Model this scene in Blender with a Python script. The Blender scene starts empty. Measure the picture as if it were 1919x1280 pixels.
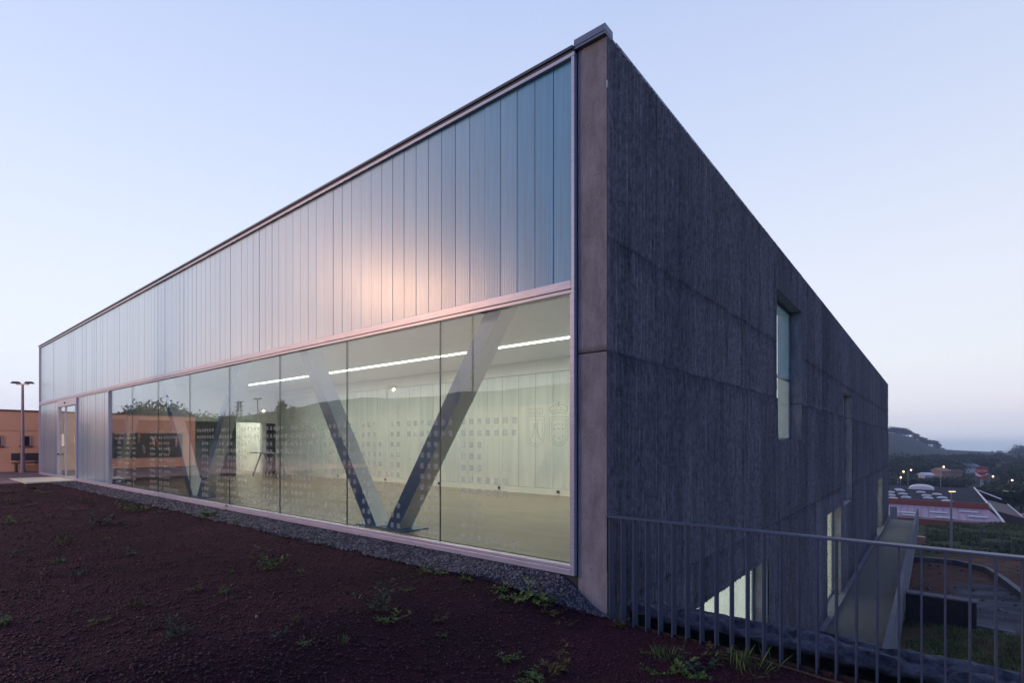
import bpy, math, random
import numpy as np
from mathutils import Vector, noise
random.seed(7)
rng = np.random.default_rng(7)
scene = bpy.context.scene
COL = scene.collection
R = math.radians

# ------------------------------------------------------------------ frame of reference
# X runs right along the glass front, Y runs back along the concrete side wall, Z is up;
# the building's near corner is (0, 0).  The viewer's eye:
CX, CY, CZ = 2.68, -4.90, 1.84
YAW = math.atan2(.629, .777)
FPX = 976.0
def from_eye(lat, dep, z):
    """a place given as metres to the right of / ahead of the eye"""
    a, b = lat - 1.0, dep - 5.5
    return Vector((.777 * a - .629 * b, .629 * a + .777 * b, z))
def eye_depth(x, y):
    return 5.5 - .629 * x + .777 * y
def eye_lat(x, y):
    return 1.0 + .777 * x + .629 * y
def sight(u, v, dep):
    return from_eye((u - 960) / FPX * dep, dep, CZ + (828 - v) / FPX * dep)
def mirrored(u, v, dep):
    """a place seen reflected in the glass front"""
    p = sight(u, v, dep)
    p.y = -p.y
    return p

# ------------------------------------------------------------------ materials
def new_mat(name):
    m = bpy.data.materials.new(name)
    m.use_nodes = True
    nt = m.node_tree
    return m, nt, nt.nodes['Principled BSDF']
def N(nt, kind, **kw):
    n = nt.nodes.new(kind)
    for k, v in kw.items():
        setattr(n, k, v)
    return n
def mixc(nt, fac, a, b, mode='MIX'):
    n = N(nt, 'ShaderNodeMix', data_type='RGBA', blend_type=mode)
    for sock, val in ((n.inputs[0], fac), (n.inputs[6], a), (n.inputs[7], b)):
        if isinstance(val, (int, float)):
            sock.default_value = val
        elif isinstance(val, tuple):
            sock.default_value = (*val, 1) if len(val) == 3 else val
        else:
            nt.links.new(val, sock)
    return n.outputs[2]
def math_(nt, op, a, b=None, clamp=False):
    n = N(nt, 'ShaderNodeMath', operation=op, use_clamp=clamp)
    for sock, val in zip(n.inputs, (a, b)):
        if val is None:
            continue
        if isinstance(val, (int, float)):
            sock.default_value = val
        else:
            nt.links.new(val, sock)
    return n.outputs[0]
def ramp(nt, fac, stops):
    n = N(nt, 'ShaderNodeValToRGB')
    el = n.color_ramp.elements
    while len(el) < len(stops):
        el.new(.5)
    for e, (p, c) in zip(el, stops):
        e.position = p
        e.color = (*c, 1) if isinstance(c, tuple) else (c, c, c, 1)
    nt.links.new(fac, n.inputs[0])
    return n.outputs[0]
def coords(nt, stretch=(1, 1, 1)):
    g = N(nt, 'ShaderNodeNewGeometry')
    mp = N(nt, 'ShaderNodeMapping')
    mp.inputs['Scale'].default_value = stretch
    nt.links.new(g.outputs['Position'], mp.inputs[0])
    return mp.outputs[0]
def noise_(nt, vec, scale, detail=5, rough=.6):
    n = N(nt, 'ShaderNodeTexNoise')
    n.inputs['Scale'].default_value = scale
    n.inputs['Detail'].default_value = detail
    n.inputs['Roughness'].default_value = rough
    nt.links.new(vec, n.inputs['Vector'])
    return n.outputs['Fac']
def bump_(nt, bs, height, strength, dist):
    b = N(nt, 'ShaderNodeBump')
    b.inputs['Strength'].default_value = strength
    b.inputs['Distance'].default_value = dist
    nt.links.new(height, b.inputs['Height'])
    nt.links.new(b.outputs[0], bs.inputs['Normal'])
def M(name, c1, c2=None, scale=4, rough=.6, metal=0, bump=0, bscale=40, bdist=.01, stretch=(1, 1, 1), spec=.5, lo=.35, hi=.65):
    m, nt, bs = new_mat(name)
    bs.inputs['Roughness'].default_value = rough
    bs.inputs['Metallic'].default_value = metal
    bs.inputs['Specular IOR Level'].default_value = spec
    c2 = c2 or tuple(x * .8 for x in c1)
    vec = coords(nt, stretch)
    f = ramp(nt, noise_(nt, vec, scale), [(lo, 0.0), (hi, 1.0)])
    nt.links.new(mixc(nt, f, c1, c2), bs.inputs['Base Color'])
    if bump:
        bump_(nt, bs, noise_(nt, vec, bscale), bump, bdist)
    return m
def emit(name, c, s):
    m, nt, bs = new_mat(name)
    bs.inputs['Base Color'].default_value = (.8, .8, .8, 1)
    bs.inputs['Emission Color'].default_value = (*c, 1)
    bs.inputs['Emission Strength'].default_value = s
    return m
def glass_mat(name, tint, r0=.05, rough=0.0):
    m = bpy.data.materials.new(name)
    m.use_nodes = True
    nt = m.node_tree
    nt.nodes.remove(nt.nodes['Principled BSDF'])
    out = nt.nodes['Material Output']
    lw = N(nt, 'ShaderNodeLayerWeight')
    lw.inputs['Blend'].default_value = .5
    p = math_(nt, 'POWER', lw.outputs['Facing'], 3.3)
    f = math_(nt, 'ADD', math_(nt, 'MULTIPLY', p, 1 - r0), r0, True)
    tr = N(nt, 'ShaderNodeBsdfTransparent')
    tr.inputs[0].default_value = (*tint, 1)
    gl = N(nt, 'ShaderNodeBsdfGlossy')
    gl.inputs['Roughness'].default_value = rough
    gl.inputs['Color'].default_value = (.95, .97, 1, 1)
    mx = N(nt, 'ShaderNodeMixShader')
    nt.links.new(f, mx.inputs[0]); nt.links.new(tr.outputs[0], mx.inputs[1]); nt.links.new(gl.outputs[0], mx.inputs[2])
    nt.links.new(mx.outputs[0], out.inputs[0])
    return m
def frosted(name, c, alpha):
    m = bpy.data.materials.new(name)
    m.use_nodes = True
    nt = m.node_tree
    nt.nodes.remove(nt.nodes['Principled BSDF'])
    tr = N(nt, 'ShaderNodeBsdfTransparent')
    df = N(nt, 'ShaderNodeBsdfDiffuse')
    df.inputs[0].default_value = (*c, 1)
    mx = N(nt, 'ShaderNodeMixShader')
    mx.inputs[0].default_value = alpha
    nt.links.new(tr.outputs[0], mx.inputs[1]); nt.links.new(df.outputs[0], mx.inputs[2])
    nt.links.new(mx.outputs[0], nt.nodes['Material Output'].inputs[0])
    return m

def ribbed_concrete():
    m, nt, bs = new_mat('ribbed_concrete')
    bs.inputs['Roughness'].default_value = .85
    bs.inputs['Specular IOR Level'].default_value = .25
    v = coords(nt)
    vs = coords(nt, (1, 1, .07))
    vl = coords(nt, (1, .35, .12))
    vj = coords(nt, (1, .6, 1))
    base = mixc(nt, ramp(nt, noise_(nt, vl, 1.3, 6), [(.35, 0.), (.68, 1.)]), (.235, .221, .228), (.150, .141, .152))
    # rain streaks, stretched downwards
    st = ramp(nt, noise_(nt, vs, 3.2, 7, .65), [(.50, 0.), (.72, 1.)])
    base = mixc(nt, math_(nt, 'MULTIPLY', st, .58), base, (.052, .049, .060))
    warm = ramp(nt, noise_(nt, vl, .55, 3), [(.48, 0.), (.66, 1.)])
    base = mixc(nt, math_(nt, 'MULTIPLY', warm, .5), base, (.190, .155, .135))
    sp = ramp(nt, noise_(nt, coords(nt, (1, 1, .65)), 17, 6, .8), [(.34, .50), (.5, 1.), (.68, 1.55)])
    base = mixc(nt, 1.0, base, sp, 'MULTIPLY')
    # every shuttering board of every pour came out a slightly different grey
    sy = N(nt, 'ShaderNodeSeparateXYZ'); nt.links.new(v, sy.inputs[0])
    by = math_(nt, 'FLOOR', math_(nt, 'DIVIDE', sy.outputs[1], 1.22)); fy = math_(nt, 'FRACT', math_(nt, 'DIVIDE', sy.outputs[1], 1.22))
    lz = math_(nt, 'ADD', math_(nt, 'GREATER_THAN', sy.outputs[2], 2.8), math_(nt, 'GREATER_THAN', sy.outputs[2], .1))
    wn = N(nt, 'ShaderNodeTexWhiteNoise', noise_dimensions='2D'); cb = N(nt, 'ShaderNodeCombineXYZ')
    nt.links.new(by, cb.inputs[0]); nt.links.new(lz, cb.inputs[1]); nt.links.new(cb.outputs[0], wn.inputs['Vector'])
    base = mixc(nt, 1.0, base, ramp(nt, wn.outputs['Value'], [(0., .80), (1., 1.14)]), 'MULTIPLY')
    seam = math_(nt, 'LESS_THAN', fy, .016)
    base = mixc(nt, math_(nt, 'MULTIPLY', seam, math_(nt, 'MULTIPLY', ramp(nt, noise_(nt, vs, .9, 4), [(.40, 0.), (.6, 1.)]), .7)), base, (.045, .04, .044))
    # grime that has run down from the two day-joints of the pour
    sx = N(nt, 'ShaderNodeSeparateXYZ')
    nt.links.new(v, sx.inputs[0])
    wob = math_(nt, 'MULTIPLY', math_(nt, 'SUBTRACT', noise_(nt, vj, 2.2, 6, .7), .5), .13)
    zz = math_(nt, 'ADD', sx.outputs[2], wob)
    tot = None
    for jz, wd in ((2.80, 1.0), (.10, .75), (4.02, .85)):
        d = math_(nt, 'SUBTRACT', jz, zz)
        below = ramp(nt, math_(nt, 'ADD', math_(nt, 'MULTIPLY', d, 1.0), .5), [(.465, 0.), (.505, wd), (.54, wd * .55), (.74, 0.)])
        tot = below if tot is None else math_(nt, 'MAXIMUM', tot, below)
    tot = math_(nt, 'MULTIPLY', tot, ramp(nt, noise_(nt, vs, 2.1, 7, .7), [(.30, .25), (.62, 1.)]))
    base = mixc(nt, math_(nt, 'MULTIPLY', tot, .95), base, (.036, .037, .040))
    base = mixc(nt, ramp(nt, noise_(nt, coords(nt, (1, 1, .6)), 52, 3, .8), [(.63, 0.), (.70, .75)]), base, (.40, .38, .39))
    nt.links.new(base, bs.inputs['Base Color'])
    h = math_(nt, 'ADD', noise_(nt, coords(nt, (1, 1, .75)), 22, 7, .78), math_(nt, 'MULTIPLY', noise_(nt, v, 130, 3), .5))
    bump_(nt, bs, h, .55, .022)
    return m
def smooth_concrete():
    m, nt, bs = new_mat('smooth_concrete')
    bs.inputs['Roughness'].default_value = .8
    bs.inputs['Specular IOR Level'].default_value = .3
    v = coords(nt)
    vs = coords(nt, (3, 3, 1.1))
    base = mixc(nt, ramp(nt, noise_(nt, vs, 1.6, 8, .72), [(.35, 0.), (.66, 1.)]), (.30, .29, .325), (.155, .148, .168))
    base = mixc(nt, ramp(nt, noise_(nt, v, 38, 4, .7), [(.58, 0.), (.70, .7)]), base, (.06, .055, .06))
    sx = N(nt, 'ShaderNodeSeparateXYZ')
    nt.links.new(v, sx.inputs[0])
    zz = math_(nt, 'ADD', sx.outputs[2], math_(nt, 'MULTIPLY', math_(nt, 'SUBTRACT', noise_(nt, v, 6, 4), .5), .06))
    lit = ramp(nt, math_(nt, 'MULTIPLY', math_(nt, 'SUBTRACT', zz, 2.79), 10.), [(.0, 0.), (.12, 1.), (.3, 1.), (.9, .0)])
    base = mixc(nt, math_(nt, 'MULTIPLY', lit, .55), base, (.05, .042, .045))
    nt.links.new(base, bs.inputs['Base Color'])
    bump_(nt, bs, noise_(nt, v, 90, 5, .7), .35, .006)
    return m
def soil_mat():
    m, nt, bs = new_mat('red_volcanic_soil')
    bs.inputs['Roughness'].default_value = .95
    bs.inputs['Specular IOR Level'].default_value = .15
    v = coords(nt)
    f = ramp(nt, noise_(nt, v, 45, 6, .75), [(.32, 0.), (.7, 1.)])
    base = mixc(nt, f, (.026, .0078, .0138), (.074, .0235, .037))
    big = ramp(nt, noise_(nt, v, .7, 5, .65), [(.35, .6), (.7, 1.3)])
    base = mixc(nt, 1.0, base, big, 'MULTIPLY')
    nt.links.new(base, bs.inputs['Base Color'])
    vo = N(nt, 'ShaderNodeTexVoronoi')
    vo.inputs['Scale'].default_value = 42
    nt.links.new(v, vo.inputs['Vector'])
    h = math_(nt, 'ADD', math_(nt, 'MULTIPLY', vo.outputs['Distance'], -1.), noise_(nt, v, 22, 6, .7))
    bump_(nt, bs, h, 1.0, .035)
    return m
def channel_mat():
    m, nt, bs = new_mat('channel_glass')
    v = coords(nt)
    oi = N(nt, 'ShaderNodeAttribute', attribute_name='tone')
    base = mixc(nt, oi.outputs['Fac'], (.010, .235, .440), (.035, .290, .490))
    g = ramp(nt, noise_(nt, coords(nt, (6, 1, .3)), 3, 4), [(.35, .85), (.65, 1.15)])
    nt.links.new(mixc(nt, 1.0, base, g, 'MULTIPLY'), bs.inputs['Base Color'])
    bs.inputs['Roughness'].default_value = .5
    bs.inputs['Specular IOR Level'].default_value = .3
    w = N(nt, 'ShaderNodeTexWave', wave_type='BANDS', bands_direction='X')
    w.inputs['Scale'].default_value = 11.5
    w.inputs['Distortion'].default_value = .15
    nt.links.new(v, w.inputs['Vector'])
    h = math_(nt, 'ADD', w.outputs['Fac'], math_(nt, 'MULTIPLY', noise_(nt, coords(nt, (1, 1, .2)), 60, 4), .7))
    bump_(nt, bs, h, .12, .006)
    bn = bs.inputs['Normal'].links[0].from_socket
    lw = N(nt, 'ShaderNodeLayerWeight')
    lw.inputs['Blend'].default_value = .5
    f = math_(nt, 'ADD', math_(nt, 'MULTIPLY', math_(nt, 'POWER', lw.outputs['Facing'], 2.2), .92), .04, True)
    gl = N(nt, 'ShaderNodeBsdfGlossy')
    gl.inputs['Roughness'].default_value = .31
    gl.inputs['Color'].default_value = (.95, .97, 1, 1)
    nt.links.new(bn, gl.inputs['Normal'])
    mx = N(nt, 'ShaderNodeMixShader')
    nt.links.new(f, mx.inputs[0]); nt.links.new(bs.outputs[0], mx.inputs[1]); nt.links.new(gl.outputs[0], mx.inputs[2])
    nt.links.new(mx.outputs[0], nt.nodes['Material Output'].inputs[0])
    return m
def leaf_mat(name, c1, c2, c3=None):
    m, nt, bs = new_mat(name)
    bs.inputs['Roughness'].default_value = .6
    bs.inputs['Specular IOR Level'].default_value = .25
    a = N(nt, 'ShaderNodeAttribute', attribute_name='tone')
    col = ramp(nt, a.outputs['Fac'], [(0., c1), (.6, c2), (1., c3 or c2)])
    nt.links.new(col, bs.inputs['Base Color'])
    return m
def terrain_mat():
    m, nt, bs = new_mat('terrain_ground')
    bs.inputs['Roughness'].default_value = .95
    bs.inputs['Specular IOR Level'].default_value = .1
    v = coords(nt)
    a = N(nt, 'ShaderNodeVertexColor', layer_name='kind')
    s = N(nt, 'ShaderNodeSeparateColor')
    nt.links.new(a.outputs[0], s.inputs[0])
    n1 = noise_(nt, v, 1.4, 8, .7)
    n2 = noise_(nt, v, .25, 6, .65)
    grass = mixc(nt, ramp(nt, n1, [(.35, 0.), (.65, 1.)]), (.030, .042, .016), (.075, .082, .036))
    grass = mixc(nt, ramp(nt, n2, [(.48, 0.), (.68, .7)]), grass, (.080, .062, .046))
    dirt = mixc(nt, ramp(nt, n1, [(.35, 0.), (.7, 1.)]), (.080, .038, .027), (.185, .100, .072))
    dirt = mixc(nt, ramp(nt, noise_(nt, v, 3.1, 5, .7), [(.64, 0.), (.72, .8)]), dirt, (.22, .19, .18))
    track = mixc(nt, ramp(nt, noise_(nt, coords(nt, (.9, 1.2, 1)), .7, 9, .65), [(.40, 0.), (.66, 1.)]), (.070, .066, .074), (.165, .155, .165))
    hill = mixc(nt, ramp(nt, noise_(nt, v, .035, 8, .7), [(.35, 0.), (.65, 1.)]), (.030, .038, .026), (.046, .052, .038))
    c = mixc(nt, s.outputs[0], grass, dirt)
    c = mixc(nt, s.outputs[1], c, track)
    c = mixc(nt, s.outputs[2], c, hill)
    nt.links.new(c, bs.inputs['Base Color'])
    bump_(nt, bs, noise_(nt, v, 5, 8, .7), .7, .12)
    return m

MAT = dict(
    ribbed=ribbed_concrete(), smooth=smooth_concrete(), soil=soil_mat(), channel=channel_mat(), terrain=terrain_mat(),
    alu=M('brushed_aluminium', (.54, .53, .63), (.45, .44, .53), 3, .38, .35, .08, 120, .002, (1, 1, 12)),
    darkmetal=M('dark_metal', (.060, .062, .075), (.045, .046, .056), 5, .45, .3),
    copingmetal=M('coping_metal', (.085, .095, .125), (.065, .075, .10), 5, .45, .3),
    capmetal=M('cap_metal', (.17, .20, .27), (.12, .145, .20), 3, .4, .4),
    gasket=M('black_gasket', (.012, .012, .015), None, 5, .6),
    rail=M('painted_steel', (.080, .100, .165), (.062, .078, .132), 9, .45, .2, .15, 80, .002),
    glass=glass_mat('clear_glass', (.925, .965, .95), .056),
    glassdim=glass_mat('door_glass', (.95, .975, .955), .05),
    edge=M('glass_edge', (.085, .115, .10), None, 5, .4),
    frit=frosted('frosted_dot', (.55, .58, .57), .34),
    etch=frosted('etched_line', (.20, .25, .22), .27),
    white=M('white_plaster', (.74, .74, .68), (.70, .70, .65), 2, .75, 0, .05, 60, .002),
    ceil=M('ceiling_plaster', (.60, .62, .60), (.57, .59, .57), 2, .8),
    innerglass=M('inner_channel_glass', (.68, .70, .66), (.58, .61, .58), 1.2, .35, 0, .1, 30, .004, (6, 1, .4)),
    chanjoint=M('channel_joint', (.13, .16, .21), None, 5, .5),
    joint=M('joint_grey', (.33, .36, .34), None, 5, .6),
    floor=M('hall_floor', (.29, .24, .18), (.215, .175, .135), 2.4, .33, 0, .05, 20, .002, (.35, 2.2, 1)),
    darkpanel=M('slate_panel', (.055, .062, .058), (.045, .05, .048), 3, .5),
    black=M('black_paint', (.015, .015, .017), None, 5, .5),
    column=M('column_unlit_blue', (.020, .105, .225), (.016, .088, .190), 2, .35, .1),
    columnside=M('column_lit_pale', (.72, .74, .70), (.66, .68, .65), 2, .5),  # paler than the front so the hall's light sits in the colour
    strip=emit('light_strip', (1, 1, .93), 7.0),
    litpane=emit('lit_pane', (.90, .90, .60), 1.15),
    litpane_bright=emit('lit_room_pane', (.92, .98, .80), 1.0),
    litpane_low=emit('lit_pane_low', (.74, .80, .64), .42),
    tealpane=emit('sky_reflection_pane', (.13, .24, .28), .75),  # teal glow stands in for the sky reflected in the upper pane
    wood=M('pale_wood', (.42, .29, .12), (.34, .23, .09), 5, .5, 0, 0, 40, .01, (1, 1, 6)),
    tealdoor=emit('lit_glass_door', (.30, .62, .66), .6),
    socket=M('socket_grey', (.05, .05, .05), None, 5, .5),
    exitsign=emit('exit_sign_green', (.05, .25, .12), .25),
    signwhite=M('sign_white', (.75, .72, .68), None, 5, .5),
    signred=M('sign_red', (.50, .07, .045), None, 5, .5),
    paper=M('paper_white', (.80, .74, .72), (.70, .64, .62), 14, .7),
    mat_pale=M('pale_slab', (.52, .47, .40), (.44, .40, .34), 4, .8, 0, .1, 60, .004),
    gravel=M('grey_gravel', (.045, .044, .056), (.085, .082, .10), 28, .9, 0, 1., 45, .03),
    orange=M('orange_render', (.70, .43, .29), (.64, .39, .26), 1.4, .85, 0, .15, 60, .004),
    orangetop=M('brown_coping', (.16, .09, .08), None, 4, .6),
    pinkframe=M('pink_window_frame', (.42, .30, .29), None, 5, .6),
    darkpane=M('dark_window_pane', (.018, .016, .020), None, 3, .12),
    mural=M('mural_board', (.028, .036, .034), (.050, .058, .052), 3, .5),
    pave=M('red_pavement', (.180, .110, .108), (.130, .080, .082), 1.1, .85, 0, .3, 40, .008),
    ground=M('dry_ground', (.085, .080, .048), (.060, .065, .036), .6, .95, 0, .5, 8, .05),
    rock=M('lava_rock', (.032, .038, .056), (.130, .142, .185), 9., .75, 0, 1., 30, .03, (1, 1.6, 1.6), .35),
    stone=M('dark_stone', (.016, .016, .020), (.030, .029, .033), 3, .9, 0, .8, 12, .05),
    stonetop=M('pale_mortar_top', (.16, .16, .165), (.10, .10, .11), 6, .9, 0, .5, 30, .02),
    concrete=M('pale_concrete', (.165, .170, .185), (.125, .130, .145), 1.6, .85, 0, .3, 40, .01),
    rampfloor=M('walkway_floor', (.058, .064, .080), (.038, .042, .054), 2.0, .62, 0, .35, 26, .008, (3., .5, 1)),
    dirtside=M('shaded_earth_cut', (.020, .012, .012), (.032, .020, .019), 6, .95, 0, .8, 16, .05),  # earth darkened in colour to deepen the shade inside the trench
    lamppole=M('lilac_grey_pole', (.24, .22, .27), (.19, .175, .22), 5, .45, .2),
    pole=M('galvanised_pole', (.34, .33, .37), (.28, .27, .31), 6, .5, .3),
    bulb=emit('sodium_lamp', (1, .56, .20), 4.0),
    bulbpale=emit('pale_sodium_lamp', (1, .62, .30), 6.0),
    roofdark=M('dark_roof', (.034, .033, .046), (.024, .024, .034), .5, .9, 0, .1, 8, .02, (1, 1, 1), .08),
    roofpink=M('pink_sheet_roof', (.46, .33, .37), (.40, .285, .32), .3, .7, 0, 0, 10, .01, (3, .3, 1), .15),
    redtrim=M('red_trim', (.24, .062, .048), None, 1, .7),
    redroof=M('dull_red_roof', (.085, .042, .046), (.065, .034, .038), .6, .7),
    whitetrim=M('white_trim', (.72, .68, .68), None, 1, .6),
    skylight=M('skylight_plastic', (.74, .74, .78), None, 1, .4),
    grey=M('grey_paint', (.16, .18, .21), None, 2, .6),
    redbox=M('red_paint', (.32, .025, .04), None, 2, .5),
    planter=M('terracotta', (.45, .24, .17), None, 3, .8),
    bark=M('bark', (.060, .045, .035), (.035, .028, .024), 6, .9, 0, .6, 20, .02, (1, 1, .3)),
    wirepost=M('weathered_post', (.14, .12, .115), None, 6, .8),
    rust=M('rusty_strip', (.055, .028, .024), None, 8, .8),
    leafA=leaf_mat('dark_leaf', (.018, .028, .012), (.036, .052, .020), (.062, .082, .030)),
    leafB=leaf_mat('mid_leaf', (.024, .036, .014), (.055, .074, .026), (.085, .105, .038)),
    leafP=leaf_mat('pine_leaf', (.014, .022, .016), (.026, .038, .024), (.042, .056, .032)),
    weed=leaf_mat('weed_leaf', (.030, .058, .012), (.078, .135, .028), (.13, .19, .045)),
    weeddry=leaf_mat('dry_weed_leaf', (.040, .036, .012), (.085, .072, .022), (.13, .108, .038)),
    weedblue=leaf_mat('grey_green_leaf', (.028, .042, .026), (.052, .076, .048), (.08, .11, .072)),
    granule=leaf_mat('lava_granule', (.015, .0045, .0085), (.074, .025, .039), (.24, .15, .17)),
    pebble=leaf_mat('grey_pebble', (.022, .022, .030), (.085, .083, .102), (.23, .22, .25)),
    hill=M('wooded_hill', (.022, .032, .016), (.050, .056, .034), .05, .95, 0, .6, .4, .8),
)

# ------------------------------------------------------------------ mesh builder
class MB:
    def __init__(s):
        s.v, s.f, s.mi, s.tone = [], [], [], []
        s.n = 0
    def add(s, verts, faces, mi=0, tone=None):
        s.v.extend(verts)
        for f in faces:
            s.f.append(tuple(i + s.n for i in f))
        s.mi.extend([mi] * len(faces))
        if tone is not None:
            s.tone.extend([tone] * len(verts))
        s.n += len(verts)
        return s
    def box(s, x0, x1, y0, y1, z0, z1, mi=0, tone=None):
        v = [(x0, y0, z0), (x1, y0, z0), (x1, y1, z0), (x0, y1, z0), (x0, y0, z1), (x1, y0, z1), (x1, y1, z1), (x0, y1, z1)]
        f = [(0, 3, 2, 1), (4, 5, 6, 7), (0, 1, 5, 4), (1, 2, 6, 5), (2, 3, 7, 6), (3, 0, 4, 7)]
        return s.add(v, f, mi, tone)
    def hexa(s, lo, hi, mi=0):
        """box between two quads given in the same winding (lo seen from above, then hi)"""
        return s.add(list(lo) + list(hi), [(3, 2, 1, 0), (4, 5, 6, 7), (0, 1, 5, 4), (1, 2, 6, 5), (2, 3, 7, 6), (3, 0, 4, 7)], mi)
    def tube(s, pts, rads, seg=8, mi=0, cap=True):
        pts = [Vector(p) for p in pts]
        if isinstance(rads, (int, float)):
            rads = [rads] * len(pts)
        base = []
        for i, p in enumerate(pts):
            d = (pts[min(i + 1, len(pts) - 1)] - pts[max(i - 1, 0)]).normalized()
            a = d.cross(Vector((0, 0, 1)))
            if a.length < 1e-3:
                a = Vector((1, 0, 0))
            a.normalize()
            b = d.cross(a).normalized()
            for k in range(seg):
                t = 2 * math.pi * k / seg
                base.append(tuple(p + (a * math.cos(t) + b * math.sin(t)) * rads[i]))
        fs = []
        for i in range(len(pts) - 1):
            for k in range(seg):
                k2 = (k + 1) % seg
                fs.append((i * seg + k, i * seg + k2, (i + 1) * seg + k2, (i + 1) * seg + k))
        if cap:
            fs.append(tuple(range(seg - 1, -1, -1)))
            fs.append(tuple((len(pts) - 1) * seg + k for k in range(seg)))
        return s.add(base, fs, mi)
    def build(s, name, mats, parent=None, smooth=False, bevel=0):
        me = bpy.data.meshes.new(name)
        me.from_pydata(s.v, [], s.f)
        for m in (mats if isinstance(mats, (list, tuple)) else [mats]):
            me.materials.append(MAT[m] if isinstance(m, str) else m)
        me.polygons.foreach_set('material_index', s.mi)
        if s.tone and len(s.tone) == len(s.v):
            at = me.attributes.new('tone', 'FLOAT', 'POINT')
            at.data.foreach_set('value', s.tone)
        if smooth:
            me.polygons.foreach_set('use_smooth', [True] * len(me.polygons))
        me.update()
        o = bpy.data.objects.new(name, me)
        COL.objects.link(o)
        if parent:
            o.parent = parent
        if bevel:
            b = o.modifiers.new('bevel', 'BEVEL')
            b.width = bevel; b.segments = 2; b.limit_method = 'ANGLE'
        return o
def np_mesh(name, verts, faces, mat, parent=None, tone=None, smooth=False):
    me = bpy.data.meshes.new(name)
    k = faces.shape[1]
    me.vertices.add(len(verts)); me.vertices.foreach_set('co', verts.astype(np.float32).ravel())
    me.loops.add(faces.size); me.loops.foreach_set('vertex_index', faces.astype(np.int32).ravel())
    me.polygons.add(len(faces))
    me.polygons.foreach_set('loop_start', np.arange(0, faces.size, k, dtype=np.int32))
    me.polygons.foreach_set('loop_total', np.full(len(faces), k, dtype=np.int32))
    if smooth:
        me.polygons.foreach_set('use_smooth', np.ones(len(faces), dtype=bool))
    me.materials.append(MAT[mat])
    if tone is not None:
        at = me.attributes.new('tone', 'FLOAT', 'POINT')
        at.data.foreach_set('value', tone.astype(np.float32))
    me.update(calc_edges=True)
    o = bpy.data.objects.new(name, me)
    COL.objects.link(o)
    if parent:
        o.parent = parent
    return o
def tag(o, label=None, cat=None, group=None, kind=None):
    if label: o['label'] = label
    if cat: o['category'] = cat
    if group: o['group'] = group
    if kind: o['kind'] = kind
    return o
def thing(name, label, cat, loc=(0, 0, 0), rz=0, group=None):
    o = bpy.data.objects.new(name, None)
    COL.objects.link(o)
    o.location = loc
    o.rotation_euler = (0, 0, rz)
    o.empty_display_size = .2
    return tag(o, label, cat, group)
def dup(root, loc, rz=0, sc=None, label=None):
    r = root.copy(); COL.objects.link(r)
    r.location = loc; r.rotation_euler = (0, 0, rz)
    if sc: r.scale = sc if isinstance(sc, tuple) else (sc, sc, sc)
    if label: r['label'] = label
    for ch in list(root.children):
        c = ch.copy(); COL.objects.link(c); c.parent = r
        for g in list(ch.children):
            d = g.copy(); COL.objects.link(d); d.parent = c
    return r

# ================================================================== THE BUILDING
hall = thing('office_building', 'long concrete and glass hall with ribbed dark side wall and translucent glass front', 'building')
TOP, XW, XL, YB = 6.13, -.35, -28.8, 43.2
ZS, ZB0, ZB1 = .365, 3.48, 3.62      # sill, middle beam
FL = .48

# --- ribbed concrete side wall with its openings (y0, y1, z0, z1)
holes = [(7.51, 10.26, 1.88, 5.19), (18.2, 20.9, -.60, 3.75), (14.3, 17.6, -3.80, -.50), (32.6, 37.0, -3.80, -.50), (1.6, 6.69, -4.2, -.55)]
def ribbed_wall():
    ys = list(np.arange(.085, YB, .0125)) + [0., .08] + [h[0] for h in holes] + [h[1] for h in holes] + [YB]
    ys = np.unique(np.round(np.array(ys), 4))
    zs = list(np.arange(-7.0, TOP, .37)) + [TOP, 2.78, 2.81, .085, .11, 4.01, 4.025] + [h[2] for h in holes] + [h[3] for h in holes]
    zs = np.unique(np.round(np.array(zs), 3))
    period = .086
    ph = (ys / period + .25 * np.sin(ys * 3.1)) % 1.0
    saw = np.where(ph < .5, 1.0, 0.0) * (.55 + .45 * rng.random(len(ys)))
    xs = np.zeros((len(zs), len(ys)))
    lift_amp = lambda z: .044 if z < 2.8 else .036
    for j, z in enumerate(zs):
        chip = (rng.random(len(ys)) < .10) * .55
        xs[j] = lift_amp(z) * saw * (1 - chip) * (.75 + .5 * rng.random(len(ys)))
        # boards of each pour stand a few millimetres proud of one another
        board = np.array([math.sin(math.floor(y / 1.22) * 12.9 + (0 if z < .1 else 5 if z < 2.8 else 11)) for y in ys])
        xs[j] += .006 * board + (.020 if z < 2.79 else 0)
        if any(abs(z - q) < .02 for q in (2.78, 2.81, .085, .11, 4.01, 4.025)):
            xs[j] -= .012
    xs[:, ys <= .0801] = .004
    keepv = np.zeros((len(zs), len(ys), 3))
    keepv[:, :, 0] = xs
    keepv[:, :, 1] = ys[None, :]
    keepv[:, :, 2] = zs[:, None]
    faces = []
    ny = len(ys)
    yc = (ys[1:] + ys[:-1]) / 2
    for j in range(len(zs) - 1):
        zc = (zs[j] + zs[j + 1]) / 2
        ok = np.ones(ny - 1, dtype=bool)
        for (a, b, c, d) in holes:
            if c < zc < d:
                ok &= ~((yc > a) & (yc < b))
        i = np.nonzero(ok)[0]
        faces.append(np.stack([j * ny + i, j * ny + i + 1, (j + 1) * ny + i + 1, (j + 1) * ny + i], 1))
    return np_mesh('concrete_wall', keepv.reshape(-1, 3), np.concatenate(faces), 'ribbed', hall)
wall = ribbed_wall()
tag(wall, 'dark ribbed board-marked concrete side wall')
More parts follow.
